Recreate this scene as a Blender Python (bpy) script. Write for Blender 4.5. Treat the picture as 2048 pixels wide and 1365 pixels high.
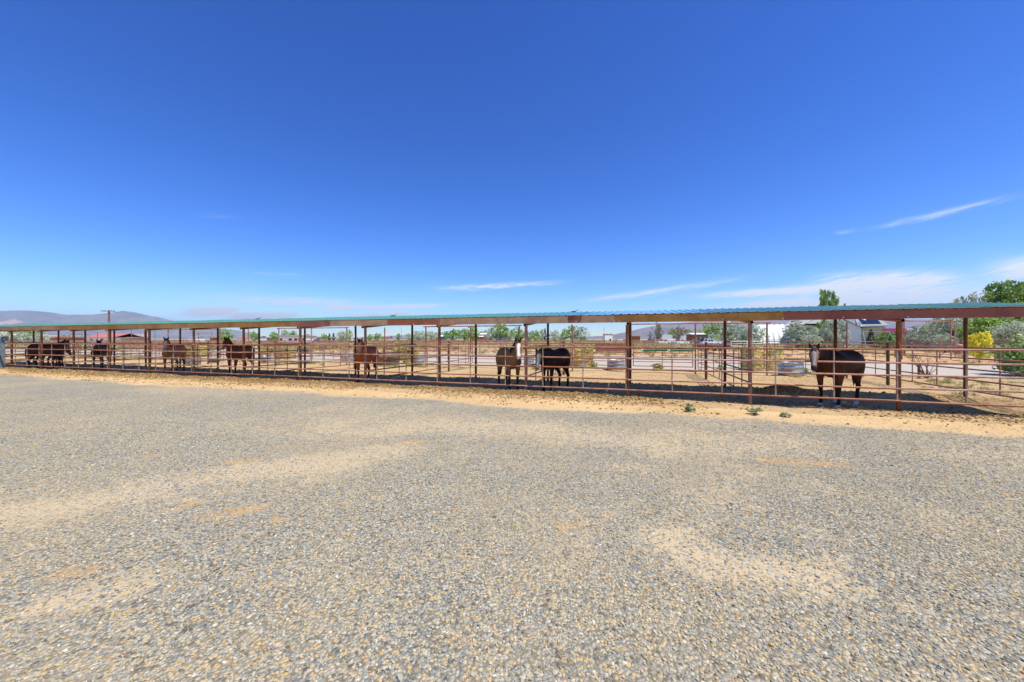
import bpy, bmesh, math, random
import numpy as np
from mathutils import Vector, Matrix, noise as mnoise

for o in list(bpy.data.objects):
    bpy.data.objects.remove(o)
SC = bpy.context.scene
COL = SC.collection
R = math.radians
random.seed(7)
RNG = np.random.default_rng(11)

# ------------------------------------------------------------------ camera
FPX, YH, EYE = 754.22, 678.6, 1.75            # focal length in photo pixels (2048 wide), horizon row, eye height
cam_d = bpy.data.cameras.new('camera')
cam = bpy.data.objects.new('camera', cam_d)
COL.objects.link(cam)
cam.location = (0, 0, EYE)
cam.rotation_euler = (R(90), 0, 0)
cam_d.sensor_width = 36.0
cam_d.lens = 36.0 * FPX / 2048
cam_d.shift_y = -(682.5 - YH) / 2048
cam_d.clip_start = 0.05
cam_d.clip_end = 40000
SC.camera = cam

# ------------------------------------------------------------------ the frame of the horse pens
TH, PX0, PY0, BAY = 0.3229, 9.237, 9.010, 3.090
CT, ST = math.cos(TH), math.sin(TH)


def F(x, y, z=0.0):
    """pen coordinates (x along the row, y away from the yard) to world"""
    return Vector((PX0 + x * CT + y * ST, PY0 - x * ST + y * CT, z))


def toF(X, Y):
    a, b = X - PX0, Y - PY0
    return a * CT - b * ST, a * ST + b * CT


def at(u, Y, z=0.0):
    """the place seen at photo column u at depth Y"""
    return Vector(((u - 1024) / FPX * Y, Y, z))


def g(u, v, z=0.0):
    """the place on the ground seen at photo pixel (u, v)"""
    return at(u, FPX * (EYE - z) / (v - YH), z)


def zat(v, Y):
    return EYE + (YH - v) * Y / FPX


def lin(r, g_, b):
    f = lambda c: (c / 255 / 12.92) if c <= 10 else ((c / 255 + 0.055) / 1.055) ** 2.4
    return (f(r), f(g_), f(b), 1.0)


# ------------------------------------------------------------------ sun and sky
SUN_DIR = Vector((0.357, -0.262, 1.0)).normalized()     # towards the sun
sun_d = bpy.data.lights.new('sun', 'SUN')
sun_d.energy = 5.0
sun_d.angle = R(0.53)
sun_d.color = (1.0, 0.935, 0.83)
sun = bpy.data.objects.new('sun', sun_d)
COL.objects.link(sun)
sun.location = (30, -20, 60)
sun.rotation_euler = SUN_DIR.to_track_quat('Z', 'Y').to_euler()

world = bpy.data.worlds.new('World')
SC.world = world
world.use_nodes = True
WN = world.node_tree
WN.nodes.clear()


class NT:
    """short hand for building node trees"""

    def __init__(self, tree):
        self.t = tree

    def n(self, typ, **kw):
        nd = self.t.nodes.new(typ)
        for k, v in kw.items():
            setattr(nd, k, v)
        return nd

    def link(self, a, b):
        self.t.links.new(a, b)

    def set(self, sock, v):
        if isinstance(v, bpy.types.NodeSocket):
            self.link(v, sock)
        else:
            sock.default_value = v

    def m(self, op, a, b=None, c=None, clamp=False):
        nd = self.n('ShaderNodeMath', operation=op, use_clamp=clamp)
        self.set(nd.inputs[0], a)
        if b is not None:
            self.set(nd.inputs[1], b)
        if c is not None:
            self.set(nd.inputs[2], c)
        return nd.outputs[0]

    def vm(self, op, a, b=None):
        nd = self.n('ShaderNodeVectorMath', operation=op)
        self.set(nd.inputs[0], a)
        if b is not None:
            self.set(nd.inputs[1], b)
        return nd.outputs[0]

    def mix(self, fac, a, b, blend='MIX'):
        nd = self.n('ShaderNodeMix', data_type='RGBA', blend_type=blend)
        self.set(nd.inputs[0], fac)
        self.set(nd.inputs[6], a)
        self.set(nd.inputs[7], b)
        return nd.outputs[2]

    def ramp(self, fac, stops, interp='LINEAR'):
        nd = self.n('ShaderNodeValToRGB')
        cr = nd.color_ramp
        cr.interpolation = interp
        while len(cr.elements) > len(stops):
            cr.elements.remove(cr.elements[-1])
        while len(cr.elements) < len(stops):
            cr.elements.new(1.0)
        for e, (p, c) in zip(cr.elements, stops):
            e.position = p
            e.color = c if hasattr(c, '__len__') else (c, c, c, 1)
        self.set(nd.inputs[0], fac)
        return nd.outputs[0]

    def noise(self, vec, scale, detail=3, rough=0.55, dim='3D', out=0, dist=0.0):
        nd = self.n('ShaderNodeTexNoise', noise_dimensions=dim)
        if vec is not None:
            self.set(nd.inputs['Vector'], vec)
        nd.inputs['Scale'].default_value = scale
        nd.inputs['Detail'].default_value = detail
        nd.inputs['Roughness'].default_value = rough
        nd.inputs['Distortion'].default_value = dist
        return nd.outputs[out]

    def smooth(self, x, a, b):
        nd = self.n('ShaderNodeMapRange', interpolation_type='SMOOTHSTEP')
        self.set(nd.inputs[0], x)
        nd.inputs[1].default_value = a
        nd.inputs[2].default_value = b
        return nd.outputs[0]


SKY_STRENGTH = 0.104
W = NT(WN)
sky = W.n('ShaderNodeTexSky', sky_type='NISHITA')
sky.sun_disc = False
sky.sun_elevation = math.asin(SUN_DIR.z)
sky.sun_rotation = math.atan2(SUN_DIR.x, SUN_DIR.y)
sky.altitude = 1400
sky.air_density = 1.0
sky.dust_density = 0.15
sky.ozone_density = 3.0
# deep, saturated blue as photographed: contrast of the sky itself
skyc = W.n('ShaderNodeHueSaturation')
skyc.inputs['Saturation'].default_value = 1.34
skyc.inputs['Hue'].default_value = 0.510
W.link(sky.outputs[0], skyc.inputs['Color'])
gam = W.n('ShaderNodeGamma')
gam.inputs[1].default_value = 1.30
W.link(skyc.outputs[0], gam.inputs[0])
tc = W.n('ShaderNodeTexCoord')
dirv = tc.outputs['Generated']
sep = W.n('ShaderNodeSeparateXYZ')
W.link(dirv, sep.inputs[0])
az = W.m('ARCTAN2', sep.outputs[0], sep.outputs[1])
el = W.m('ARCSINE', sep.outputs[2])
comb = W.n('ShaderNodeCombineXYZ')
W.link(az, comb.inputs[0])
W.link(el, comb.inputs[1])
azel = comb.outputs[0]


def pix_dir(u, v):
    x, z = (u - 1024) / FPX, (YH - v) / FPX
    return math.atan(x), math.atan(z / math.hypot(1, x))


def stretched(tilt, sx, sy):
    mp = W.n('ShaderNodeMapping')
    W.link(azel, mp.inputs['Vector'])
    mp.inputs['Rotation'].default_value = (0, 0, -tilt)
    mp2 = W.n('ShaderNodeMapping')
    W.link(mp.outputs[0], mp2.inputs['Vector'])
    mp2.inputs['Scale'].default_value = (sx, sy, 1)
    return mp2.outputs[0]


wisp = W.noise(stretched(0.10, 9, 60), 1.0, 3, 0.62)
wisp2 = W.noise(stretched(0.16, 30, 190), 1.0, 3, 0.6, dist=0.4)
tex = W.m('ADD', W.m('MULTIPLY', wisp, 0.6), W.m('MULTIPLY', wisp2, 0.55))
fib_a = W.noise(stretched(0.22, 13, 150), 1.0, 4, 0.66, dist=0.5)
fib_b = W.noise(stretched(0.05, 24, 230), 1.0, 4, 0.64, dist=0.4)
total = None
# cirrus streaks: two end points (as photo directions), half width in radians, strength, raggedness
for (u0, v0, u1, v1, wdt, amp, rag) in [
        (1765, 453, 2002, 399, 0.0048, 0.28, 0.8), (1672, 467, 1712, 461, 0.0034, 0.16, 0.8),
        (1430, 591, 1860, 561, 0.0075, 0.85, 0.5), (1640, 567, 1880, 558, 0.0150, 0.95, 0.8),
        (1560, 606, 2200, 574, 0.0170, 0.75, 0.75), (1450, 614, 1800, 603, 0.0090, 0.6, 0.6),
        (1990, 540, 2260, 525, 0.0160, 0.8, 0.55), (880, 577, 1010, 572, 0.0065, 0.40, 0.8),
        (980, 572, 1120, 565, 0.0055, 0.36, 0.8), (455, 598, 720, 608, 0.0095, 0.5, 0.8), (640, 618, 710, 614, 0.0050, 0.65, 0.5),
        (720, 616, 880, 612, 0.0055, 0.7, 0.6), (365, 625, 480, 620, 0.0085, 0.8, 0.5),
        (450, 634, 600, 630, 0.0085, 0.8, 0.5), (680, 634, 850, 629, 0.0075, 0.65, 0.6),
        (1170, 602, 1450, 563, 0.0065, 0.38, 0.7), (505, 547, 600, 550, 0.0035, 0.14, 0.8),
        (400, 430, 480, 436, 0.004, 0.05, 0.8)]:
    a0, e0 = pix_dir(u0, v0)
    a1, e1 = pix_dir(u1, v1)
    ln, tilt = math.hypot(a1 - a0, e1 - e0) / 2, math.atan2(e1 - e0, a1 - a0)
    mp = W.n('ShaderNodeMapping', vector_type='TEXTURE')
    W.link(azel, mp.inputs['Vector'])
    mp.inputs['Location'].default_value = ((a0 + a1) / 2, (e0 + e1) / 2, 0)
    mp.inputs['Rotation'].default_value = (0, 0, tilt)
    mp.inputs['Scale'].default_value = (ln, wdt, 1)
    sp = W.n('ShaderNodeSeparateXYZ')
    W.link(mp.outputs[0], sp.inputs[0])
    nv, nw = (fib_a, fib_b) if u0 % 2 else (fib_b, fib_a)
    yj = W.m('ADD', sp.outputs[1], W.m('MULTIPLY', W.m('SUBTRACT', nv, 0.5), 1.7))
    q = W.m('ADD', W.m('POWER', W.m('ABSOLUTE', sp.outputs[0]), 3.0), W.m('MULTIPLY', yj, yj))
    msk = W.m('POWER', 2.718, W.m('MULTIPLY', q, -1.0))
    br = W.m('ADD', 1.0 - rag, W.m('MULTIPLY', W.smooth(W.m('ADD', W.m('MULTIPLY', nv, 0.5), W.m('MULTIPLY', nw, 0.5)), 0.40, 0.62), rag))
    msk = W.m('MULTIPLY', W.m('MULTIPLY', msk, amp * 2.3), br)
    total = msk if total is None else W.m('ADD', total, msk)
# thin high veil low over the whole horizon
low = W.m('MULTIPLY', W.smooth(el, 0.17, 0.02), W.smooth(tex, 0.52, 0.92))
total = W.m('ADD', total, W.m('MULTIPLY', low, 0.45), clamp=True)
CLOUD = (7.4, 7.8, 8.3, 1)
skymix = W.mix(total, gam.outputs[0], CLOUD)
bg = W.n('ShaderNodeBackground')
bg.inputs['Strength'].default_value = SKY_STRENGTH
W.link(skymix, bg.inputs['Color'])
wo = W.n('ShaderNodeOutputWorld')
W.link(bg.outputs[0], wo.inputs['Surface'])

SC.view_settings.view_transform = 'Standard'
SC.view_settings.look = 'None'
SC.view_settings.exposure = 0.35
SC.view_settings.gamma = 1.0
SC.view_settings.use_curve_mapping = False
SC.render.engine = 'CYCLES'
SC.cycles.max_bounces = 6
SC.cycles.diffuse_bounces = 3
SC.cycles.transparent_max_bounces = 8

# ------------------------------------------------------------------ materials
def new_mat(name):
    m = bpy.data.materials.new(name)
    m.use_nodes = True
    m.node_tree.nodes.clear()
    N = NT(m.node_tree)
    out = N.n('ShaderNodeOutputMaterial')
    b = N.n('ShaderNodeBsdfPrincipled')
    N.link(b.outputs[0], out.inputs['Surface'])
    return m, N, b, out


def bump(N, b, h, strength=0.3, dist=0.01):
    bp = N.n('ShaderNodeBump')
    bp.inputs['Strength'].default_value = strength
    bp.inputs['Distance'].default_value = dist
    N.link(h, bp.inputs['Height'])
    N.link(bp.outputs[0], b.inputs['Normal'])


def pos(N):
    return N.n('ShaderNodeNewGeometry').outputs['Position']


def mat_plain(name, c1, c2=None, scale=6.0, rough=0.6, metal=0.0, bstr=0.0, spec=None, obj_space=False, detail=5):
    """two-tone weathered surface"""
    m, N, b, _ = new_mat(name)
    if obj_space:
        v = N.n('ShaderNodeTexCoord').outputs['Object']
    else:
        v = pos(N)
    nz = N.noise(v, scale, detail, 0.6)
    c2 = c2 or tuple(x * 0.72 for x in c1[:3]) + (1,)
    N.set(b.inputs['Base Color'], N.mix(N.smooth(nz, 0.35, 0.68), c1, c2))
    b.inputs['Roughness'].default_value = rough
    b.inputs['Metallic'].default_value = metal
    if spec is not None:
        b.inputs['Specular IOR Level'].default_value = spec
    if bstr:
        bump(N, b, N.noise(v, scale * 5, 4), bstr, 0.004)
    return m


def mat_rust(name, base, dark, light, rough=0.6, sc=3.0):
    """painted or mill-finish steel with rust"""
    m, N, b, _ = new_mat(name)
    v = pos(N)
    n1 = N.noise(v, sc, 6, 0.65)
    n2 = N.noise(v, sc * 9, 4, 0.6)
    c = N.mix(N.smooth(n1, 0.38, 0.66), base, dark)
    c = N.mix(N.m('MULTIPLY', N.smooth(n2, 0.55, 0.74), 0.65), c, light)
    n4 = N.noise(v, sc * 0.35, 4, 0.6)
    c = N.mix(N.m('MULTIPLY', N.smooth(n4, 0.5, 0.72), 0.45), c, light)
    oi = N.n('ShaderNodeObjectInfo')
    hs = N.n('ShaderNodeHueSaturation')
    N.link(c, hs.inputs['Color'])
    N.set(hs.inputs['Value'], N.m('ADD', 0.84, N.m('MULTIPLY', oi.outputs['Random'], 0.34)))
    N.set(hs.inputs['Saturation'], N.m('ADD', 1.10, N.m('MULTIPLY', oi.outputs['Random'], -0.32)))
    N.set(b.inputs['Base Color'], hs.outputs[0])
    b.inputs['Roughness'].default_value = rough
    b.inputs['Specular IOR Level'].default_value = 0.22
    bump(N, b, n2, 0.25, 0.003)
    return m


def dirt_color(N, v):
    n1 = N.noise(v, 0.35, 5, 0.6)
    n2 = N.noise(v, 3.1, 6, 0.65)
    n3 = N.noise(v, 26.0, 4, 0.6)
    c = N.mix(N.smooth(n1, 0.36, 0.66), lin(210, 180, 132), lin(194, 164, 116))
    c = N.mix(N.m('MULTIPLY', N.smooth(n2, 0.52, 0.74), 0.55), c, lin(142, 114, 76))
    c = N.mix(N.m('MULTIPLY', N.smooth(n3, 0.55, 0.78), 0.5), c, lin(118, 92, 60))
    c = N.mix(N.m('MULTIPLY', N.smooth(n3, 0.46, 0.26), 0.35), c, lin(208, 188, 152))
    return c, n2, n3


GRAVEL_STOPS = [(0.0, lin(96, 97, 91)), (0.10, lin(126, 131, 127)), (0.26, lin(162, 160, 144)), (0.42, lin(140, 144, 137)),
                (0.54, lin(184, 178, 156)), (0.66, lin(182, 164, 126)), (0.78, lin(160, 160, 145)), (0.88, lin(192, 166, 118)),
                (0.965, lin(206, 200, 179)), (0.990, lin(184, 140, 97))]


def mk_gravel():
    m, N, b, _ = new_mat('gravel')
    v = pos(N)
    wob = N.noise(v, 30.0, 2, 0.5, out=1)
    vv = N.vm('ADD', v, N.vm('SCALE', N.vm('SUBTRACT', wob, (0.5, 0.5, 0.5))))
    # Vector Math SCALE needs its own factor
    for nd in N.t.nodes:
        if nd.type == 'VECT_MATH' and nd.operation == 'SCALE':
            nd.inputs[3].default_value = 0.012
    vo = N.n('ShaderNodeTexVoronoi', feature='F1')
    N.link(vv, vo.inputs['Vector'])
    vo.inputs['Scale'].default_value = 44.0
    sp = N.n('ShaderNodeSeparateColor')
    N.link(vo.outputs['Color'], sp.inputs[0])
    stones = N.ramp(sp.outputs[0], GRAVEL_STOPS, 'CONSTANT')
    gap = N.smooth(vo.outputs['Distance'], 0.42, 0.75)
    stones = N.mix(N.m('MULTIPLY', gap, 0.75), stones, lin(122, 112, 90))
    big = N.noise(v, 0.45, 4, 0.6)
    stones = N.mix(N.m('MULTIPLY', N.smooth(big, 0.40, 0.70), 0.38), stones, lin(188, 168, 126))
    dcol, n2, n3 = dirt_color(N, v)
    at_ = N.n('ShaderNodeAttribute', attribute_name='dirt')
    ru = N.n('ShaderNodeAttribute', attribute_name='rusty')
    fine = N.noise(v, 7.0, 6, 0.7)
    msk = N.smooth(N.m('ADD', at_.outputs['Fac'], N.m('MULTIPLY', N.m('SUBTRACT', fine, 0.5), 1.5)), 0.30, 0.72)
    yard_d = N.mix(N.m('MULTIPLY', N.smooth(sp.outputs[1], 0.50, 0.56), 0.85), lin(186, 167, 132), stones)
    edge = N.n('ShaderNodeAttribute', attribute_name='edge')
    yard_d = N.mix(edge.outputs['Fac'], yard_d, dcol)
    col = N.mix(msk, stones, yard_d)
    rm = N.smooth(N.m('ADD', ru.outputs['Fac'], N.m('MULTIPLY', N.m('SUBTRACT', fine, 0.5), 1.4)), 0.45, 0.85)
    col = N.mix(N.m('MULTIPLY', rm, 0.6), col, lin(196, 156, 98))
    N.set(b.inputs['Base Color'], col)
    b.inputs['Roughness'].default_value = 0.9
    b.inputs['Specular IOR Level'].default_value = 0.08
    hgt = N.m('ADD', N.m('MULTIPLY', N.m('MULTIPLY', N.m('SUBTRACT', 1.0, vo.outputs['Distance']), N.m('SUBTRACT', 1.0, N.m('MULTIPLY', msk, 0.75))), 1.0),
              N.m('ADD', N.m('MULTIPLY', fine, 0.3), N.m('MULTIPLY', N.m('ADD', n2, n3), N.m('MULTIPLY', edge.outputs['Fac'], 1.6))))
    bump(N, b, hgt, 0.9, 0.02)
    return m


def mk_dirt():
    m, N, b, _ = new_mat('pen dirt')
    v = pos(N)
    c, n2, n3 = dirt_color(N, v)
    manure_shade = N.n('ShaderNodeAttribute', attribute_name='manure')  # manure, plus the shade tone painted under the roof
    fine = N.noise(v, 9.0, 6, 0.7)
    mk = N.smooth(N.m('ADD', manure_shade.outputs['Fac'], N.m('MULTIPLY', N.m('SUBTRACT', fine, 0.5), 1.6)), 0.35, 0.8)
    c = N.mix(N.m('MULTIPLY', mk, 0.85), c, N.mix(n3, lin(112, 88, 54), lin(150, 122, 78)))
    gr = N.n('ShaderNodeAttribute', attribute_name='green')
    gm = N.smooth(N.m('ADD', gr.outputs['Fac'], N.m('MULTIPLY', N.m('SUBTRACT', fine, 0.5), 1.0)), 0.35, 0.8)
    c = N.mix(N.m('MULTIPLY', gm, 0.6), c, lin(176, 168, 116))
    N.set(b.inputs['Base Color'], c)
    b.inputs['Roughness'].default_value = 0.95
    b.inputs['Specular IOR Level'].default_value = 0.15
    n5 = N.noise(v, 11.0, 5, 0.7)
    bump(N, b, N.m('ADD', N.m('ADD', N.m('MULTIPLY', n2, 0.8), N.m('MULTIPLY', n5, 1.0)), N.m('MULTIPLY', n3, 0.5)), 1.0, 0.09)
    return m


def mk_field():
    """bare soil, dry grass and low green weeds of the valley floor"""
    m, N, b, _ = new_mat('valley floor')
    v = pos(N)
    n0 = N.noise(v, 0.028, 4, 0.6)
    n1 = N.noise(v, 0.21, 6, 0.65)
    n2 = N.noise(v, 1.7, 6, 0.65)
    n3 = N.noise(v, 14.0, 4, 0.6)
    soil = N.mix(n2, lin(196, 168, 128), lin(178, 140, 98))
    soil = N.mix(N.m('MULTIPLY', N.smooth(n1, 0.52, 0.64), 0.8), soil, lin(190, 138, 92))
    grass = N.mix(n3, lin(176, 164, 104), lin(138, 136, 82))
    sp = N.n('ShaderNodeSeparateXYZ')
    N.link(v, sp.inputs[0])
    # beyond the yards the brush closes up
    far = N.smooth(sp.outputs[1], 50, 85)
    thr = N.m('SUBTRACT', 0.60, N.m('MULTIPLY', far, 0.22))
    gm = N.smooth(N.m('SUBTRACT', N.m('ADD', N.m('MULTIPLY', n1, 0.6), N.m('MULTIPLY', n2, 0.4)), thr), -0.03, 0.07)
    c = N.mix(N.m('MULTIPLY', gm, 0.85), soil, grass)
    c = N.mix(N.m('MULTIPLY', N.smooth(n0, 0.55, 0.62), N.m('MULTIPLY', far, 0.8)), c, lin(206, 190, 160))
    c = N.mix(N.m('MULTIPLY', N.smooth(n3, 0.55, 0.75), 0.35), c, lin(120, 96, 62))
    N.set(b.inputs['Base Color'], c)
    b.inputs['Roughness'].default_value = 0.95
    b.inputs['Specular IOR Level'].default_value = 0.1
    bump(N, b, n3, 0.6, 0.05)
    return m


def mk_road():
    m, N, b, _ = new_mat('pale road gravel')
    v = pos(N)
    n1 = N.noise(v, 0.5, 5, 0.6)
    n2 = N.noise(v, 22.0, 4, 0.65)
    c = N.mix(n1, lin(182, 174, 158), lin(168, 158, 138))
    c = N.mix(N.m('MULTIPLY', N.smooth(n2, 0.5, 0.72), 0.5), c, lin(138, 134, 130))
    c = N.mix(N.m('MULTIPLY', N.smooth(n1, 0.55, 0.75), 0.5), c, lin(190, 160, 122))
    N.set(b.inputs['Base Color'], c)
    b.inputs['Roughness'].default_value = 0.95
    bump(N, b, n2, 0.6, 0.02)
    return m


def mk_pebble():
    m, N, b, _ = new_mat('crushed stone')
    oi = N.n('ShaderNodeObjectInfo')
    c = N.ramp(oi.outputs['Random'], GRAVEL_STOPS, 'CONSTANT')
    v = N.n('ShaderNodeTexCoord').outputs['Object']
    nz = N.noise(v, 3.0, 4, 0.6)
    dust = N.n('ShaderNodeMix')
    c = N.mix(N.m('MULTIPLY', nz, 0.30), c, lin(180, 164, 128))
    wp = pos(N)
    d1 = N.noise(wp, 0.55, 5, 0.6)
    d2 = N.noise(wp, 2.7, 5, 0.65)
    c = N.mix(N.m('MULTIPLY', N.smooth(N.m('ADD', N.m('MULTIPLY', d1, 0.6), N.m('MULTIPLY', d2, 0.4)), 0.42, 0.68), 0.42), c, lin(188, 168, 126))
    N.set(b.inputs['Base Color'], c)
    b.inputs['Roughness'].default_value = 0.85
    b.inputs['Specular IOR Level'].default_value = 0.15
    return m


def mk_clod(name, stops):
    m, N, b, _ = new_mat(name)
    oi = N.n('ShaderNodeObjectInfo')
    c = N.ramp(oi.outputs['Random'], stops, 'CONSTANT')
    v = N.n('ShaderNodeTexCoord').outputs['Object']
    nz = N.noise(v, 5.0, 4, 0.6)
    c = N.mix(N.m('MULTIPLY', nz, 0.4), c, lin(150, 122, 82))
    N.set(b.inputs['Base Color'], c)
    b.inputs['Roughness'].default_value = 0.95
    b.inputs['Specular IOR Level'].default_value = 0.1
    return m


def mk_leaf(name, c_dark, c_mid, c_light, trans=0.25, rough=0.55):
    """leaves: tone per leaf from the mesh attribute, some light let through"""
    m, N, b, out = new_mat(name)
    a = N.n('ShaderNodeAttribute', attribute_name='tone')
    oi = N.n('ShaderNodeObjectInfo')
    f = N.m('ADD', a.outputs['Fac'], N.m('MULTIPLY', N.m('SUBTRACT', oi.outputs['Random'], 0.5), 0.25), clamp=True)
    c = N.ramp(f, [(0.0, c_dark), (0.5, c_mid), (1.0, c_light)])
    N.set(b.inputs['Base Color'], c)
    b.inputs['Roughness'].default_value = rough
    b.inputs['Specular IOR Level'].default_value = 0.25
    tr = N.n('ShaderNodeBsdfTranslucent')
    N.set(tr.inputs[0], c)
    mx = N.n('ShaderNodeMixShader')
    mx.inputs[0].default_value = trans
    N.link(b.outputs[0], mx.inputs[1])
    N.link(tr.outputs[0], mx.inputs[2])
    N.link(mx.outputs[0], out.inputs['Surface'])
    return m


def mk_attr(name, rough=0.55, nscale=9.0, namp=0.35, spec=0.3, sheen=0.0):
    """colour painted on the mesh as the thing's own marking (coat of a horse)"""
    m, N, b, _ = new_mat(name)
    a = N.n('ShaderNodeAttribute', attribute_name='coat')
    v = N.n('ShaderNodeTexCoord').outputs['Object']
    nz = N.noise(v, nscale, 5, 0.6)
    k = N.n('ShaderNodeHueSaturation')
    N.link(a.outputs['Color'], k.inputs['Color'])
    N.set(k.inputs['Value'], N.m('ADD', 1.0 - namp / 2, N.m('MULTIPLY', nz, namp)))
    N.link(k.outputs[0], b.inputs['Base Color'])
    b.inputs['Roughness'].default_value = rough
    b.inputs['Specular IOR Level'].default_value = spec
    b.inputs['Sheen Weight'].default_value = sheen
    bump(N, b, N.noise(v, 60.0, 3), 0.12, 0.004)
    return m


def mk_roof():
    m, N, b, _ = new_mat('teal roof paint')
    v = pos(N)
    n = N.noise(v, 0.9, 4)
    n2 = N.noise(v, 14, 4)
    c = N.mix(n, lin(60, 120, 98), lin(74, 134, 112))
    c = N.mix(N.m('MULTIPLY', N.smooth(n2, 0.6, 0.75), 0.25), c, lin(150, 160, 150))
    oi = N.n('ShaderNodeObjectInfo')
    c = N.mix(N.m('MULTIPLY', oi.outputs['Random'], 0.35), c, lin(92, 132, 118))
    N.set(b.inputs['Base Color'], c)
    b.inputs['Roughness'].default_value = 0.06
    b.inputs['Specular IOR Level'].default_value = 0.45
    return m


def mk_hill(name, c1, c2, c3):
    m, N, b, _ = new_mat(name)
    v = pos(N)
    n1 = N.noise(v, 0.0011, 6, 0.6)
    n2 = N.noise(v, 0.006, 6, 0.65)
    c = N.mix(N.smooth(n1, 0.4, 0.6), c1, c2)
    c = N.mix(N.m('MULTIPLY', N.smooth(n2, 0.45, 0.62), 0.8), c, c3)
    a = N.n('ShaderNodeAttribute', attribute_name='bare')
    c = N.mix(N.smooth(N.m('ADD', a.outputs['Fac'], N.m('MULTIPLY', N.m('SUBTRACT', n2, 0.5), 1.4)), 0.35, 0.75), c, lin(214, 178, 142))
    N.set(b.inputs['Base Color'], c)
    b.inputs['Roughness'].default_value = 1.0
    b.inputs['Specular IOR Level'].default_value = 0.0
    return m


M = {}
M['gravel'] = mk_gravel()
M['dirt'] = mk_dirt()
M['field'] = mk_field()
M['road'] = mk_road()
M['pebble'] = mk_pebble()
M['clod'] = mk_clod('dry manure and clods', [(0, lin(140, 110, 68)), (0.3, lin(168, 136, 88)), (0.55, lin(118, 90, 54)), (0.7, lin(196, 162, 112)), (0.88, lin(150, 132, 80))])
M['roof'] = mk_roof()
M['roof_under'] = mat_plain('pale roof underside', lin(196, 196, 186), lin(170, 172, 164), 4, 0.5)
M['rail'] = mat_rust('rail pipe', lin(160, 112, 88), lin(126, 84, 62), lin(184, 142, 112), 0.42, 3.5)
M['rail_red'] = mat_rust('red rail pipe', lin(172, 118, 92), lin(140, 88, 66), lin(192, 148, 120), 0.45, 4)
M['upright'] = mat_rust('bare steel upright', lin(176, 156, 130), lin(146, 122, 98), lin(186, 156, 126), 0.5, 5)
M['post'] = mat_rust('post pipe', lin(150, 96, 58), lin(116, 68, 40), lin(178, 126, 84), 0.5, 3)
M['post_shaded'] = mat_rust('shaded back post', lin(112, 66, 38), lin(84, 46, 28), lin(138, 88, 52), 0.55, 3)  # post pipe colour darkened, with the roof's shade painted in
M['beam_dark'] = mat_rust('dark red beam paint', lin(146, 64, 26), lin(124, 52, 22), lin(156, 76, 34), 0.55, 1.5)
M['beam_tan'] = mat_rust('rust bloomed beam', lin(196, 150, 84), lin(172, 122, 66), lin(146, 84, 44), 0.6, 2.4)
M['beam_gold'] = mat_rust('golden rust beam', lin(214, 162, 92), lin(188, 128, 68), lin(166, 98, 50), 0.6, 1.6)
M['beam_orange'] = mat_rust('orange rust beam', lin(188, 104, 50), lin(158, 80, 40), lin(206, 142, 78), 0.65, 1.4)
M['patch_red'] = mat_rust('rust patch plate', lin(158, 80, 48), lin(118, 56, 38), lin(184, 116, 62), 0.65, 6)
M['wood_post'] = mat_plain('weathered round post', lin(112, 84, 62), lin(82, 58, 42), 7, 0.8, bstr=0.4)
M['galv'] = mat_plain('galvanised steel', lin(178, 186, 188), lin(150, 160, 162), 8, 0.38, 0.55, 0.1)
M['water'] = mat_plain('tank water', lin(40, 62, 58), lin(50, 74, 66), 3, 0.08)
M['tank_green'] = mat_plain('green tank plastic', lin(28, 110, 84), lin(24, 92, 72), 4, 0.45)
M['trough_gray'] = mat_plain('grey green trough', lin(112, 120, 100), lin(88, 96, 78), 5, 0.6)
M['red_print'] = mat_plain('red print', lin(190, 84, 70), lin(200, 110, 96), 10, 0.6)
M['hay'] = mat_plain('hay', lin(226, 198, 118), lin(178, 154, 80), 16, 0.9, bstr=1.0)
M['hay2'] = mat_plain('hay flakes', lin(202, 184, 104), lin(152, 144, 74), 12, 0.9, bstr=1.0)
M['white'] = mat_plain('white siding', lin(240, 240, 236), lin(232, 232, 228), 2, 0.6)
M['cream'] = mat_plain('cream wall', lin(212, 196, 172), lin(198, 180, 156), 2, 0.7)
M['tanwall'] = mat_plain('tan wall', lin(196, 166, 132), lin(180, 148, 116), 2, 0.75)
M['greywall'] = mat_plain('blue grey wall', lin(150, 160, 172), lin(138, 148, 160), 2, 0.7)
M['shingle'] = mat_plain('grey shingles', lin(158, 160, 154), lin(138, 140, 136), 9, 0.85, bstr=0.3)
M['brownwall'] = mat_plain('brown boards', lin(150, 98, 66), lin(126, 80, 54), 5, 0.8)
M['redroof'] = mat_plain('red roof metal', lin(196, 116, 102), lin(182, 100, 88), 3, 0.5)
M['redbrown'] = mat_plain('red brown roof', lin(158, 116, 102), lin(138, 100, 88), 3, 0.7)
M['brick'] = mat_plain('red brick wall', lin(164, 104, 80), lin(142, 88, 66), 6, 0.8)
M['maroon'] = mat_plain('maroon metal', lin(132, 36, 62), lin(112, 30, 52), 2, 0.32)
M['glass'] = mat_plain('dark window glass', lin(40, 52, 66), lin(30, 40, 54), 1, 0.08)
M['solar'] = mat_plain('solar cells', lin(30, 40, 62), lin(26, 34, 54), 6, 0.2)
M['tyre'] = mat_plain('tyre rubber', lin(36, 36, 36), lin(48, 46, 44), 10, 0.9)
M['chrome'] = mat_plain('bare steel rim', lin(170, 172, 174), None, 10, 0.35, 0.6)
M['carwhite'] = mat_plain('white car paint', lin(232, 234, 236), lin(222, 224, 226), 2, 0.25)
M['carblue'] = mat_plain('steel blue car paint', lin(92, 120, 140), lin(84, 110, 130), 2, 0.25)
M['carred'] = mat_plain('red car paint', lin(170, 48, 52), lin(150, 40, 46), 2, 0.25)
M['orange'] = mat_plain('orange canvas', lin(220, 120, 70), lin(206, 104, 56), 4, 0.8)
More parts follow.
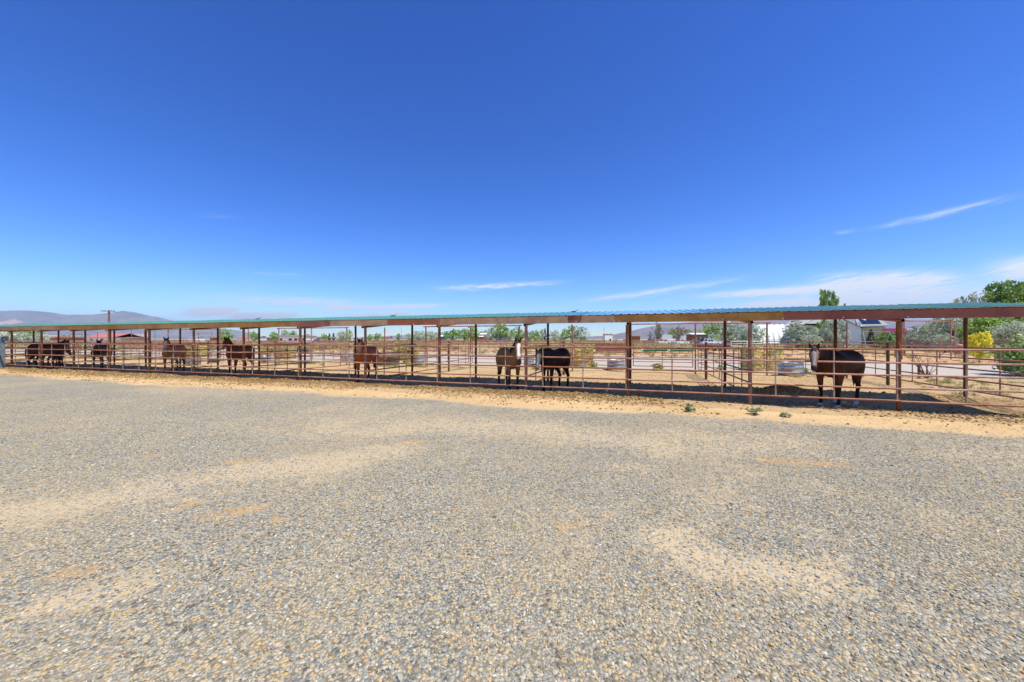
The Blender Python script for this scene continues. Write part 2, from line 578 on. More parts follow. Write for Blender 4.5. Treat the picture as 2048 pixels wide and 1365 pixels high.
M['green_metal'] = mat_plain('green painted pipe', lin(34, 122, 82), lin(30, 104, 72), 4, 0.4)
M['mint_metal'] = mat_plain('mint painted pipe', lin(132, 196, 168), lin(118, 178, 152), 4, 0.45)
M['dark_metal'] = mat_plain('dark machine parts', lin(44, 44, 46), lin(64, 60, 56), 9, 0.6)
M['trailer_gray'] = mat_plain('dull grey steel', lin(124, 134, 138), lin(98, 108, 112), 6, 0.5, 0.3)
M['yellow'] = mat_plain('yellow paint', lin(214, 176, 60), None, 4, 0.4)
M['bark'] = mat_plain('bark', lin(104, 84, 66), lin(74, 58, 44), 12, 0.9, bstr=0.6, obj_space=True)
M['twig'] = mat_plain('bare twigs', lin(120, 88, 74), lin(92, 66, 56), 12, 0.9, obj_space=True)
M['polewood'] = mat_plain('pole timber', lin(140, 104, 92), lin(112, 82, 72), 4, 0.85)
M['leaf_green'] = mk_leaf('cottonwood leaves', lin(84, 116, 42), lin(140, 172, 76), lin(188, 210, 116))
M['leaf_olive'] = mk_leaf('silver olive leaves', lin(124, 138, 110), lin(184, 196, 166), lin(226, 232, 210), 0.15)
M['leaf_dark'] = mk_leaf('dark conifer needles', lin(30, 54, 28), lin(50, 80, 40), lin(76, 104, 54), 0.1)
M['leaf_tan'] = mk_leaf('sparse brownish leaves', lin(96, 94, 58), lin(138, 130, 84), lin(170, 160, 112))
M['leaf_yellow'] = mk_leaf('yellow leaves', lin(204, 184, 30), lin(238, 224, 60), lin(250, 240, 120), 0.3)
M['leaf_bush'] = mk_leaf('pale green leaves', lin(108, 134, 62), lin(162, 182, 108), lin(214, 222, 168))
M['leaf_willow'] = mk_leaf('fresh green shrub leaves', lin(84, 112, 42), lin(122, 150, 62), lin(158, 180, 92))
M['leaf_sage'] = mk_leaf('scrub leaves', lin(134, 134, 76), lin(178, 172, 108), lin(208, 198, 140), 0.1)
M['leaf_weed'] = mk_leaf('weed leaves', lin(110, 126, 84), lin(156, 168, 124), lin(196, 200, 164), 0.2)
M['leaf_grass'] = mk_leaf('grass blades', lin(96, 112, 50), lin(140, 142, 74), lin(186, 172, 108), 0.2)
M['coat'] = mk_attr('horse coat', 0.62, 7.0, 0.5, 0.12, 0.0)
M['hoof_eye'] = mat_plain('dark eye', lin(14, 10, 8), None, 4, 0.12)
M['hill_left'] = mk_hill('sage hills', lin(138, 132, 112), lin(112, 110, 96), lin(158, 146, 122))
M['hill_right'] = mk_hill('bare mountain', lin(132, 112, 92), lin(106, 92, 78), lin(150, 132, 112))
M['rivet'] = mat_plain('galvanised bolt', lin(220, 216, 206), None, 10, 0.4)

# ------------------------------------------------------------------ mesh helpers
class MB:
    """collects shapes and links them as one mesh object"""

    def __init__(self):
        self.v, self.f, self.mi, self.sm = [], [], [], []

    def add(self, vs, fs, mi=0, smooth=False):
        o = len(self.v)
        self.v += [tuple(p) for p in vs]
        for q in fs:
            self.f.append(tuple(i + o for i in q))
            self.mi.append(mi)
            self.sm.append(smooth)
        return self

    def box(self, x0, x1, y0, y1, z0, z1, mi=0, mat=None, bev=0.0):
        vs = [(x0, y0, z0), (x1, y0, z0), (x1, y1, z0), (x0, y1, z0), (x0, y0, z1), (x1, y0, z1), (x1, y1, z1), (x0, y1, z1)]
        if mat:
            vs = [mat @ Vector(p) for p in vs]
        return self.add(vs, [(0, 3, 2, 1), (4, 5, 6, 7), (0, 1, 5, 4), (1, 2, 6, 5), (2, 3, 7, 6), (3, 0, 4, 7)], mi)

    def tube(self, pts, rad, n=8, mi=0, caps=True, squash=None, smooth=True):
        """round bar along a polyline; rad a number or one per point"""
        pts = [Vector(p) for p in pts]
        rs = rad if hasattr(rad, '__len__') else [rad] * len(pts)
        vs, fs = [], []
        up = None
        for i, p in enumerate(pts):
            if i == 0:
                d = pts[1] - p
            elif i == len(pts) - 1:
                d = p - pts[i - 1]
            else:
                d = (pts[i + 1] - p).normalized() + (p - pts[i - 1]).normalized()
            d.normalize()
            if up is None:
                up = Vector((0, 0, 1)) if abs(d.z) < 0.9 else Vector((1, 0, 0))
            a = d.cross(up).normalized()
            b = a.cross(d).normalized()
            up = b
            for k in range(n):
                t = 2 * math.pi * k / n
                vs.append(p + a * math.cos(t) * rs[i] + b * math.sin(t) * rs[i])
        for i in range(len(pts) - 1):
            for k in range(n):
                k2 = (k + 1) % n
                fs.append((i * n + k, i * n + k2, (i + 1) * n + k2, (i + 1) * n + k))
        self.add(vs, fs, mi, smooth)
        if caps:
            o = len(pts) - 1
            self.add(vs[:n], [tuple(range(n))], mi)
            self.add(vs[o * n:], [tuple(range(n - 1, -1, -1))], mi)
        return self

    def prism(self, poly, z0, z1, mi=0, mat=None):
        n = len(poly)
        vs = [Vector((x, y, z0)) for x, y in poly] + [Vector((x, y, z1)) for x, y in poly]
        if mat:
            vs = [mat @ p for p in vs]
        fs = [tuple(range(n - 1, -1, -1)), tuple(range(n, 2 * n))]
        fs += [(i, (i + 1) % n, n + (i + 1) % n, n + i) for i in range(n)]
        return self.add(vs, fs, mi)

    def xprism(self, poly, x0, x1, mi=0):
        """outline in (y, z) drawn out along x"""
        n = len(poly)
        vs = [(x0, y, z) for y, z in poly] + [(x1, y, z) for y, z in poly]
        fs = [tuple(range(n)), tuple(range(2 * n - 1, n - 1, -1))]
        fs += [((i + 1) % n, i, n + i, n + (i + 1) % n) for i in range(n)]
        return self.add(vs, fs, mi)

    def lathe(self, prof, n=24, mi=0, sx=1.0, sy=1.0, smooth=True, cx=0, cy=0):
        vs, fs = [], []
        for r, z in prof:
            for k in range(n):
                t = 2 * math.pi * k / n
                vs.append((cx + r * math.cos(t) * sx, cy + r * math.sin(t) * sy, z))
        for i in range(len(prof) - 1):
            for k in range(n):
                k2 = (k + 1) % n
                fs.append((i * n + k, i * n + k2, (i + 1) * n + k2, (i + 1) * n + k))
        return self.add(vs, fs, mi, smooth)

    def mesh(self, name, *mats):
        me = bpy.data.meshes.new(name)
        me.from_pydata(self.v, [], self.f)
        for m in mats:
            me.materials.append(m)
        me.polygons.foreach_set('material_index', self.mi)
        me.polygons.foreach_set('use_smooth', self.sm)
        me.update()
        return me

    def build(self, name, mat, parent=None, loc=(0, 0, 0), rz=0.0):
        mats = mat if isinstance(mat, (list, tuple)) else [mat]
        return put(name, self.mesh(name, *mats), parent, loc, rz)


def put(name, me, parent=None, loc=(0, 0, 0), rz=0.0, sc=None):
    o = bpy.data.objects.new(name, me)
    COL.objects.link(o)
    o.location = loc
    o.rotation_euler = (0, 0, rz)
    if sc:
        o.scale = sc if hasattr(sc, '__len__') else (sc, sc, sc)
    if parent:
        o.parent = parent
    return o


def thing(name, label, cat, loc=(0, 0, 0), rz=0.0, group=None):
    o = bpy.data.objects.new(name, None)
    COL.objects.link(o)
    o.empty_display_size = 0.2
    o.location = loc
    o.rotation_euler = (0, 0, rz)
    return tag(o, label, cat, group)


def tag(o, label, cat, group=None):
    o['label'] = label
    o['category'] = cat
    if group:
        o['group'] = group
    return o


def struct(o):
    o['kind'] = 'structure'
    return o


def copy_tree(src, parent=None):
    c = src.copy()
    COL.objects.link(c)
    if parent:
        c.parent = parent
    for ch in list(src.children):
        copy_tree(ch, c)
    return c


def np_mesh(name, verts, faces, mat, attrs=None, smooth=False):
    me = bpy.data.meshes.new(name)
    me.from_pydata(verts.tolist() if hasattr(verts, 'tolist') else verts, [], faces.tolist() if hasattr(faces, 'tolist') else faces)
    if mat:
        me.materials.append(mat)
    for k, (typ, dom, arr) in (attrs or {}).items():
        a = me.attributes.new(k, typ, dom)
        arr = np.asarray(arr, dtype=np.float32)
        if typ == 'FLOAT':
            a.data.foreach_set('value', arr.ravel())
        elif typ == 'FLOAT_VECTOR':
            a.data.foreach_set('vector', arr.ravel())
        else:
            a.data.foreach_set('color', arr.ravel())
    if smooth:
        me.polygons.foreach_set('use_smooth', [True] * len(me.polygons))
    me.update()
    return me


def grid_faces(nx, ny):
    i, j = np.meshgrid(np.arange(nx - 1), np.arange(ny - 1), indexing='ij')
    a = (i * ny + j).ravel()
    return np.stack([a, a + ny, a + ny + 1, a + 1], 1)


def vnoise(x, y, scale, seed=0, octaves=4):
    """value noise on arrays, 0..1"""
    tot, amp, norm = 0, 1.0, 0
    for o in range(octaves):
        s = scale * 2 ** o
        xx, yy = x * s + seed * 17.3 + o * 5.1, y * s + seed * 9.7 - o * 3.7
        xi, yi = np.floor(xx), np.floor(yy)
        fx, fy = xx - xi, yy - yi
        fx, fy = fx * fx * (3 - 2 * fx), fy * fy * (3 - 2 * fy)

        def h(a, b):
            q = np.sin(a * 127.1 + b * 311.7 + seed * 74.7) * 43758.5453
            return q - np.floor(q)
        v = (h(xi, yi) * (1 - fx) + h(xi + 1, yi) * fx) * (1 - fy) + (h(xi, yi + 1) * (1 - fx) + h(xi + 1, yi + 1) * fx) * fy
        tot = tot + v * amp
        norm += amp
        amp *= 0.5
    return tot / norm


def sstep(x, a, b):
    t = np.clip((x - a) / (b - a), 0, 1)
    return t * t * (3 - 2 * t)


# ---- scattered masses (gravel, clods, grass): geometry nodes put unlinked shapes on points
def scatter(name, pts, rots, scls, shapes, label, kind='stuff'):
    """pts (n,3), rots (n,3) euler, scls (n,3); shapes: list of meshes picked at random per point"""
    pick = bpy.data.collections.new(name + '_shapes')
    for i, me in enumerate(shapes):
        pick.objects.link(bpy.data.objects.new(name + '_shape', me))
    n = len(pts)
    me = bpy.data.meshes.new(name)
    me.from_pydata(np.asarray(pts).tolist(), [], [])
    for k, arr in (('rot', rots), ('scl', scls)):
        a = me.attributes.new(k, 'FLOAT_VECTOR', 'POINT')
        a.data.foreach_set('vector', np.asarray(arr, dtype=np.float32).ravel())
    o = bpy.data.objects.new(name, me)
    COL.objects.link(o)
    ng = bpy.data.node_groups.new(name + '_scatter', 'GeometryNodeTree')
    ng.interface.new_socket('Geometry', in_out='INPUT', socket_type='NodeSocketGeometry')
    ng.interface.new_socket('Geometry', in_out='OUTPUT', socket_type='NodeSocketGeometry')
    N = NT(ng)
    gi, go = N.n('NodeGroupInput'), N.n('NodeGroupOutput')
    ci = N.n('GeometryNodeCollectionInfo')
    ci.inputs[0].default_value = pick
    ci.inputs[1].default_value = True
    ip = N.n('GeometryNodeInstanceOnPoints')
    ar = N.n('GeometryNodeInputNamedAttribute', data_type='FLOAT_VECTOR')
    ar.inputs[0].default_value = 'rot'
    asn = N.n('GeometryNodeInputNamedAttribute', data_type='FLOAT_VECTOR')
    asn.inputs[0].default_value = 'scl'
    e2r = N.n('FunctionNodeEulerToRotation')
    rv = N.n('FunctionNodeRandomValue', data_type='INT')
    rv.inputs[4].default_value = 0
    rv.inputs[5].default_value = len(shapes) - 1
    N.link(gi.outputs[0], ip.inputs['Points'])
    N.link(ci.outputs[0], ip.inputs['Instance'])
    ip.inputs['Pick Instance'].default_value = True
    N.link(rv.outputs[2], ip.inputs['Instance Index'])
    N.link(ar.outputs[0], e2r.inputs[0])
    N.link(e2r.outputs[0], ip.inputs['Rotation'])
    N.link(asn.outputs[0], ip.inputs['Scale'])
    N.link(ip.outputs[0], go.inputs[0])
    md = o.modifiers.new('scatter', 'NODES')
    md.node_group = ng
    o['kind'] = kind
    o['label'] = label
    return o


def stone_mesh(name, seed, mat, flat=0.6, sub=1, jag=0.28):
    rng = random.Random(seed)
    bm = bmesh.new()
    bmesh.ops.create_icosphere(bm, subdivisions=sub, radius=0.5)
    ax = [rng.uniform(0.75, 1.2), rng.uniform(0.6, 1.0), flat * rng.uniform(0.8, 1.15)]
    pl = [(Vector((rng.gauss(0, 1), rng.gauss(0, 1), rng.gauss(0, 1))).normalized(), rng.uniform(0.26, 0.42)) for _ in range(5)]
    for v in bm.verts:
        for n, d in pl:                     # cut flat faces like crushed rock
            k = v.co.dot(n) - d
            if k > 0:
                v.co -= n * k
        v.co *= 1 + rng.uniform(-jag, jag) * 0.35
        v.co = Vector((v.co.x * ax[0], v.co.y * ax[1], v.co.z * ax[2]))
    me = bpy.data.meshes.new(name)
    bm.to_mesh(me)
    bm.free()
    me.materials.append(mat)
    return me


# ---- leaves
def leaf_quads(centers, normals, size, rng, aspect=1.6, jitter=0.9):
    """one pointed leaf (a bent quad) per centre"""
    n = len(centers)
    nv = normals + rng.normal(0, jitter, (n, 3))
    nv /= np.linalg.norm(nv, axis=1, keepdims=True) + 1e-9
    t = rng.normal(0, 1, (n, 3))
    t -= nv * (t * nv).sum(1, keepdims=True)
    t /= np.linalg.norm(t, axis=1, keepdims=True) + 1e-9
    b = np.cross(nv, t)
    s = (size * rng.uniform(0.6, 1.35, (n, 1)))
    v0 = centers - t * s * aspect / 2
    v1 = centers + b * s * 0.5 + nv * s * 0.12
    v2 = centers + t * s * aspect / 2
    v3 = centers - b * s * 0.5 + nv * s * 0.12
    vs = np.stack([v0, v1, v2, v3], 1).reshape(-1, 3)
    fs = np.arange(n * 4).reshape(n, 4)
    return vs, fs


def crown_mesh(name, mat, seed, nclump, nleaf, leaf, cr=(0.5, 0.5, 0.42), cz=0.58, clump=0.13, shape='round', aspect=1.5):
    """leaf clumps spread unevenly through a crown in a unit tree (height 1, width about 1)"""
    rng = np.random.default_rng(seed)
    cs = []
    while len(cs) < nclump:
        p = rng.uniform(-1, 1, 3)
        r = np.linalg.norm(p)
        if r > 1 or r < rng.uniform(0.1, 0.75):
            continue
        x, y, z = p
        if shape == 'cone':
            k = 1.0 - (z + 1) / 2 * 0.92
            x, y = x * k * 1.3, y * k * 1.3
        elif shape == 'vase':
            k = 0.55 + 0.45 * (z + 1) / 2
            x, y = x * k, y * k
        elif shape == 'mound':
            k = 1.05 - 0.35 * (z + 1) / 2
            x, y = x * k, y * k
        wob = 0.82 + 0.36 * rng.random()
        cs.append((x * cr[0] * wob, y * cr[1] * wob, cz + z * cr[2] * wob))
    cs = np.array(cs)
    n = nclump * nleaf
    idx = np.repeat(np.arange(nclump), nleaf)
    csz = clump * rng.uniform(0.6, 1.35, nclump)
    off = rng.normal(0, 1, (n, 3))
    off /= np.linalg.norm(off, axis=1, keepdims=True)
    off *= (rng.random((n, 1)) ** 0.5) * csz[idx][:, None]
    off[:, 2] *= 0.75
    c = cs[idx] + off
    nrm = off / (np.linalg.norm(off, axis=1, keepdims=True) + 1e-9) + np.array([0, 0, 0.5])
    vs, fs = leaf_quads(c, nrm, leaf, rng, aspect)
    tone = np.clip(rng.uniform(0.2, 0.8, nclump)[idx] + rng.normal(0, 0.16, n), 0, 1)
    return np_mesh(name, vs, fs, mat, {'tone': ('FLOAT', 'FACE', tone)}), cs


def trunk_mesh(name, mat, seed, cs, base=0.03, n=7, fork=0.25, limbs=9):
    rng = random.Random(seed)
    mb = MB()
    top = max(c[2] for c in cs)
    mb.tube([(0, 0, -0.02), (rng.uniform(-.01, .01), rng.uniform(-.01, .01), fork * 0.5), (rng.uniform(-.02, .02), rng.uniform(-.02, .02), fork),
             (rng.uniform(-.04, .04), rng.uniform(-.04, .04), (fork + top) / 2), (rng.uniform(-.05, .05), rng.uniform(-.05, .05), top * 0.93)],
            [base * 1.35, base, base * 0.85, base * 0.5, base * 0.12], n)
    order = sorted(range(len(cs)), key=lambda i: rng.random())[:limbs]
    for i in order:
        c = Vector(cs[i])
        s = Vector((0, 0, max(fork * 0.7, min(c.z * 0.6, top * 0.7))))
        mid = s.lerp(c, 0.5) + Vector((rng.uniform(-.03, .03), rng.uniform(-.03, .03), -0.02))
        mb.tube([s, mid, c], [base * 0.5, base * 0.3, base * 0.1], 5)
    return mb.mesh(name, mat)


TREES = {}


def tree_kind(kind, leafmat, variants, **kw):
    tk = {k: kw.pop(k) for k in list(kw) if k in ('base', 'fork', 'limbs')}
    TREES[kind] = []
    for i in range(variants):
        seed = sum(map(ord, kind)) * 31 + i * 977
        cm, cs = crown_mesh('crown', leafmat, seed, **kw)
        tm = trunk_mesh('trunk', M['bark'], seed + 1, cs, **tk)
        TREES[kind].append((cm, tm))


_tn = {}


def plant_tree(kind, u, vtop, width, Y, label, name=None, cat='tree', group=None, base_z=0.0, rz=None, dense=None):
    """a tree whose top shows at photo row vtop and whose crown is width photo pixels wide, standing at depth Y"""
    i = _tn.get(kind, 0)
    _tn[kind] = i + 1
    cm, tm = TREES[kind][i % len(TREES[kind])]
    h = zat(vtop, Y) - base_z
    w = width * Y / FPX
    r = (i * 2.399) if rz is None else rz
    t = thing(name or {'olive': 'olive_tree', 'conifer': 'conifer_tree'}.get(kind, 'leafy_tree'), label, cat, at(u, Y, base_z), r, group)
    put('trunk', tm, t, sc=(min(w, h) if w < h * 1.5 else h * 1.2, min(w, h) if w < h * 1.5 else h * 1.2, h))
    put('crown', cm, t, sc=(w, w, h))
    return t

# ------------------------------------------------------------------ ground
SEG = np.array


def patch_field(X, Y, strokes):
    """strokes: (list of photo points on the ground, half width in metres, strength)"""
    out = np.zeros_like(X)
    for pts, w, a in strokes:
        P = [g(u, v) for u, v in pts]
        dmin = np.full_like(X, 1e9)
        if len(P) == 1:
            dmin = np.hypot(X - P[0].x, Y - P[0].y)
        for p, q in zip(P[:-1], P[1:]):
            dx, dy = q.x - p.x, q.y - p.y
            t = np.clip(((X - p.x) * dx + (Y - p.y) * dy) / (dx * dx + dy * dy), 0, 1)
            dmin = np.minimum(dmin, np.hypot(X - p.x - t * dx, Y - p.y - t * dy))
        out = np.maximum(out, a * np.exp(-(dmin / (w * 1.9)) ** 2))
    return out


DIRT_STROKES = [
    ([(2300, 1010), (1800, 930), (1300, 890), (700, 870)], 0.30, 0.40), ([(2300, 1110), (1750, 1000), (1250, 945), (650, 915)], 0.28, 0.38),
    ([(1240, 1000), (1130, 1120)], 0.30, 0.42), ([(1480, 940), (1440, 1010), (1400, 1060)], 0.30, 0.5), ([(60, 1230), (330, 1150), (520, 1090)], 0.14, 0.34),
    ([(-60, 1052), (250, 985), (450, 955), (640, 930), (760, 905)], 0.42, 0.72),
    ([(350, 1000), (560, 965), (700, 935)], 0.28, 0.5),
    ([(690, 858), (900, 850), (1100, 862), (1300, 885), (1560, 880)], 0.75, 0.62),
    ([(1340, 1075), (1385, 1115), (1480, 1135), (1640, 1160)], 0.20, 0.75),
    ([(1395, 985), (1500, 1010)], 0.32, 0.5), ([(1640, 970)], 0.2, 0.55), ([(1180, 935), (1280, 930)], 0.4, 0.5),
    ([(1150, 1040), (1210, 1090)], 0.22, 0.45), ([(120, 1205), (280, 1175)], 0.16, 0.6), ([(420, 1300), (520, 1280)], 0.12, 0.35),
    ([(800, 930), (980, 905)], 0.5, 0.38), ([(1400, 850), (1750, 880), (2048, 930)], 0.5, 0.34),
    ([(1550, 1060), (1700, 1075)], 0.14, 0.5), ([(1680, 1115), (1700, 1125)], 0.08, 0.7), ([(560, 870), (640, 840)], 0.5, 0.5),
    ([(1750, 1180), (2048, 1230)], 0.25, 0.35), ([(0, 905), (300, 850)], 0.7, 0.35), ([(340, 860), (200, 800)], 1.2, 0.35)]
RUSTY_STROKES = [
    ([(120, 1150), (200, 1135)], 0.07, 1.0), ([(245, 1222), (295, 1212)], 0.05, 0.95), ([(345, 1018), (400, 1003)], 0.09, 0.9),
    ([(430, 1030), (520, 1015)], 0.10, 0.9), ([(535, 1040), (575, 1036)], 0.05, 0.9), ([(455, 925), (505, 922)], 0.12, 0.85),
    ([(1540, 922), (1690, 930)], 0.12, 0.9), ([(1130, 1060), (1160, 1045)], 0.10, 0.75), ([(2010, 990), (2048, 996)], 0.1, 0.8),
    ([(1755, 950), (1785, 953)], 0.08, 0.8), ([(890, 892), (970, 890)], 0.12, 0.6), ([(810, 886), (835, 884)], 0.1, 0.9),
    ([(280, 915), (320, 910)], 0.12, 0.7), ([(1585, 875), (1600, 876)], 0.1, 0.7), ([(250, 1100), (320, 1085)], 0.06, 0.6)]


def yard_edge(x):
    """how far from the fence the gravel stops, along the row"""
    return -1.75 + 0.55 * (vnoise(x, x * 0, 0.35, 3, 4) - 0.5) * 2 + 0.16 * np.sin(x * 0.9)


def yard_fields(X, Y):
    fx, fy = X * 0, X * 0
    a, b = X - PX0, Y - PY0
    fx, fy = a * CT - b * ST, a * ST + b * CT
    fy_n = fy + 0.5 * (vnoise(fx, fy, 1.4, 12, 4) - 0.5)
    edge = sstep(fy_n, yard_edge(fx) - 0.85, yard_edge(fx) + 0.35)
    d = patch_field(X, Y, DIRT_STROKES)
    d = d * 1.0 * (0.5 + 1.0 * vnoise(X, Y, 1.3, 6, 4))
    d = np.maximum(d, 0.50 * sstep(vnoise(X, Y * 1.5, 0.30, 5), 0.46, 0.78))
    d = np.maximum(d, edge * 1.25)
    r = patch_field(X, Y, RUSTY_STROKES)
    return d, r, edge


def yard_height(X, Y):
    return 0.022 * (vnoise(X, Y, 0.5, 8, 3) - 0.5)


# valley floor, reaching the horizon
b_ = MB()
b_.add([(-21000, -300, 0), (21000, -300, 0), (21000, 14500, 0), (-21000, 14500, 0)], [(0, 1, 2, 3)])
struct(b_.build('valley_ground', M['field'], None, (0, 0, -0.06)))

# gravel yard in the foreground
xs, ys = np.arange(-84, 40.1, 0.2), np.arange(-17, -0.79, 0.18)
fx, fy = np.meshgrid(xs, ys, indexing='ij')
GX, GY = PX0 + fx * CT + fy * ST, PY0 - fx * ST + fy * CT
dA, rA, eA = yard_fields(GX, GY)
GZ = yard_height(GX, GY) * sstep(-fy, 1.0, 2.0)
yard = put('gravel_yard', np_mesh('gravel_yard', np.stack([GX, GY, GZ], -1).reshape(-1, 3), grid_faces(*fx.shape), M['gravel'],
           {'dirt': ('FLOAT', 'POINT', dA), 'rusty': ('FLOAT', 'POINT', rA), 'edge': ('FLOAT', 'POINT', eA)}, True))
struct(yard)


# trampled dirt of the pens and along the fence
def pen_height(fx, fy):
    z = 0.075 * (vnoise(fx, fy, 0.55, 21, 4) - 0.5) + 0.05 * (vnoise(fx, fy, 2.6, 22, 3) - 0.5)
    z = z + 0.085 * np.exp(-((fy - 3.15) / 0.5) ** 2) * (0.45 + 1.1 * vnoise(fx, fx * 0, 0.7, 23, 2))
    z = z + 0.05 * np.exp(-((fy + 0.35) / 0.35) ** 2) * vnoise(fx, fy, 1.1, 24, 3)
    z = z + 0.12 * sstep(-fx, 1, 9) * np.exp(-((fy + 0.06) / 0.30) ** 2) * (0.5 + 0.9 * vnoise(fx, fy, 0.9, 25, 3))
    z = z - 0.035 * np.exp(-((fy - 0.9) / 0.6) ** 2)
    z = z + 0.20 * np.exp(-((fx + 1.5) / 0.55) ** 2 - ((fy - 2.75) / 0.3) ** 2)
    z = z * sstep(fy, -1.25, -0.7) - 0.03 * (1 - sstep(fy, -1.2, -0.75))
    return z + 0.004


xs, ys = np.arange(-64, 24.1, 0.16), np.concatenate([np.arange(-1.3, 4.0, 0.10), np.arange(4.0, 12.3, 0.25)])
fx, fy = np.meshgrid(xs, ys, indexing='ij')
GX, GY = PX0 + fx * CT + fy * ST, PY0 - fx * ST + fy * CT
manure_shade = np.exp(-((fy + 0.15) / 0.45) ** 2) * (0.35 + 0.9 * vnoise(fx, fy, 0.35, 31, 3))
manure_shade = manure_shade * (0.45 + 0.75 * sstep(-fx, 2, 9))
manure_shade = np.maximum(manure_shade, 0.55 * np.exp(-((fy - 3.2) / 0.6) ** 2) * vnoise(fx, fy, 0.5, 32, 3))
manure_shade = np.maximum(manure_shade, 0.62 * sstep(fy, -.3, .4) * (1 - sstep(fy, 2.9, 3.7)) * (0.35 + 0.9 * vnoise(fx, fy, 0.6, 35, 3)))  # trodden manure under the roof, also painted to make the shade browner and darker
gn = sstep(fy, 6.5, 9.0) * vnoise(fx, fy, 0.3, 33, 3) * sstep(-fx, -2, 10) + sstep(fx, 5.0, 8.0) * vnoise(fx, fy, 0.5, 34, 3)
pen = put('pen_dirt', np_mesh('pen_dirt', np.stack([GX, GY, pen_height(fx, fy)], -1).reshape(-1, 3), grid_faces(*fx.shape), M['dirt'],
          {'manure': ('FLOAT', 'POINT', manure_shade), 'green': ('FLOAT', 'POINT', gn)}, True))
struct(pen)


# pale gravel road behind the pens, ragged edges
xs, ys = np.arange(-170, 60.1, 1.0), np.linspace(0, 1, 9)
fx, tt = np.meshgrid(xs, ys, indexing='ij')
near = 10.9 + 0.8 * (vnoise(fx, fx * 0, 0.15, 41, 3) - 0.5)
far = 22.0 + 9.0 * sstep(-fx, -14, 3) + 3.0 * (vnoise(fx, fx * 0, 0.09, 42, 4) - 0.5)
fy = near + (far - near) * tt
GX, GY = PX0 + fx * CT + fy * ST, PY0 - fx * ST + fy * CT
struct(put('gravel_road', np_mesh('gravel_road', np.stack([GX, GY, 0 * GX + 0.012], -1).reshape(-1, 3), grid_faces(*fx.shape), M['road'], None, True)))

# ------------------------------------------------------------------ mountains
def range_mesh(name, prof, Yb, depth, mat, seed, u0, u1, bare=None):
    """prof: ridge line as photo points; the slopes fall towards the valley"""
    pu = np.array([p[0] for p in prof], float)
    pv = np.array([p[1] for p in prof], float)
    us = np.linspace(u0, u1, 420)
    hv = np.interp(us, pu, pv)
    rows = np.concatenate([np.linspace(0, 1, 26), [1.12, 1.3]])
    U, T = np.meshgrid(us, rows, indexing='ij')
    H = np.interp(U, pu, (YH - pv) / FPX * Yb)
    Y = Yb - depth * (1 - T)
    X = (U - 1024) / FPX * Y
    k = np.where(T <= 1, T ** 1.35, 1 - (T - 1) * 2.0)
    rid = vnoise(X, Y * 0.35, 0.0011, seed, 5)
    z = H * k
    z = z * (1 - 0.55 * (1 - rid) * np.clip(1 - np.abs(T - 0.5) * 2, 0, 1)) + (vnoise(X, Y * .4, 0.0032, seed + 2, 5) - 0.5) * 85 * k * (T < 0.99) * np.clip(H / 160, 0, 1)
    z = z + (vnoise(X, Y * 0, 0.004, seed + 3, 4) - 0.5) * 14 * (T >= 0.99) * np.clip(H / 200, 0, 1)
    at_ = np.zeros_like(z)
    for (bu, bt, su, st, a) in bare or []:
        at_ = np.maximum(at_, a * np.exp(-((U - bu) / su) ** 2 - ((T - bt) / st) ** 2))
    me = np_mesh(name, np.stack([X, Y, np.maximum(z - 0.9 * (T < 0.02), -0.9)], -1).reshape(-1, 3), grid_faces(*U.shape), mat, {'bare': ('FLOAT', 'POINT', at_)}, True)
    return struct(put(name, me))


LEFT_RIDGE = [(-700, 634), (-400, 623), (-200, 626), (-60, 620), (0, 622), (45, 621), (66, 622), (100, 625), (135, 630), (185, 630), (216, 626), (246, 622),
              (268, 625), (300, 632), (330, 638), (360, 645), (400, 651), (445, 658), (480, 662), (515, 671), (550, 676), (590, 679), (700, 680)]
RIGHT_RIDGE = [(1130, 680), (1170, 677), (1200, 673), (1235, 668), (1265, 661), (1300, 654), (1340, 648), (1380, 644), (1430, 641), (1500, 638), (1580, 637),
               (1660, 634), (1740, 636), (1800, 640), (1870, 646), (1950, 644), (2050, 638), (2200, 630), (2500, 640), (2800, 660)]
range_mesh('left_hills', LEFT_RIDGE, 9000, 2600, M['hill_left'], 3, -700, 700, [(2, 0.70, 42, 0.06, 1.0), (28, 0.74, 20, 0.05, 1.0), (50, 0.62, 26, 0.04, .9), (120, 0.2, 60, 0.07, 0.8), (280, 0.25, 25, 0.08, 0.9)])
range_mesh('right_mountains', RIGHT_RIDGE, 8200, 2800, M['hill_right'], 9, 1130, 2800, [(1480, 0.3, 60, 0.2, 0.45), (1800, 0.3, 60, 0.2, 0.6)])
range_mesh('far_hills', [(560, 679), (700, 676), (860, 668), (880, 664), (900, 668), (1000, 676), (1120, 676), (1180, 673), (1240, 671), (1300, 675), (1400, 679)],
           11500, 1500, M['hill_left'], 15, 560, 1400)

# ------------------------------------------------------------------ the horse shelter
shelter = thing('horse_shelter', 'long open horse shelter with teal ribbed metal roof on rusty pipe posts', 'shelter', F(0, 0), -TH)
K0, K1 = -1, 15
XR, XL = 3.26, -15.25 * BAY
RAKE = 0.10


def roof_z(y):
    return 2.462 + RAKE * (y + 0.14)


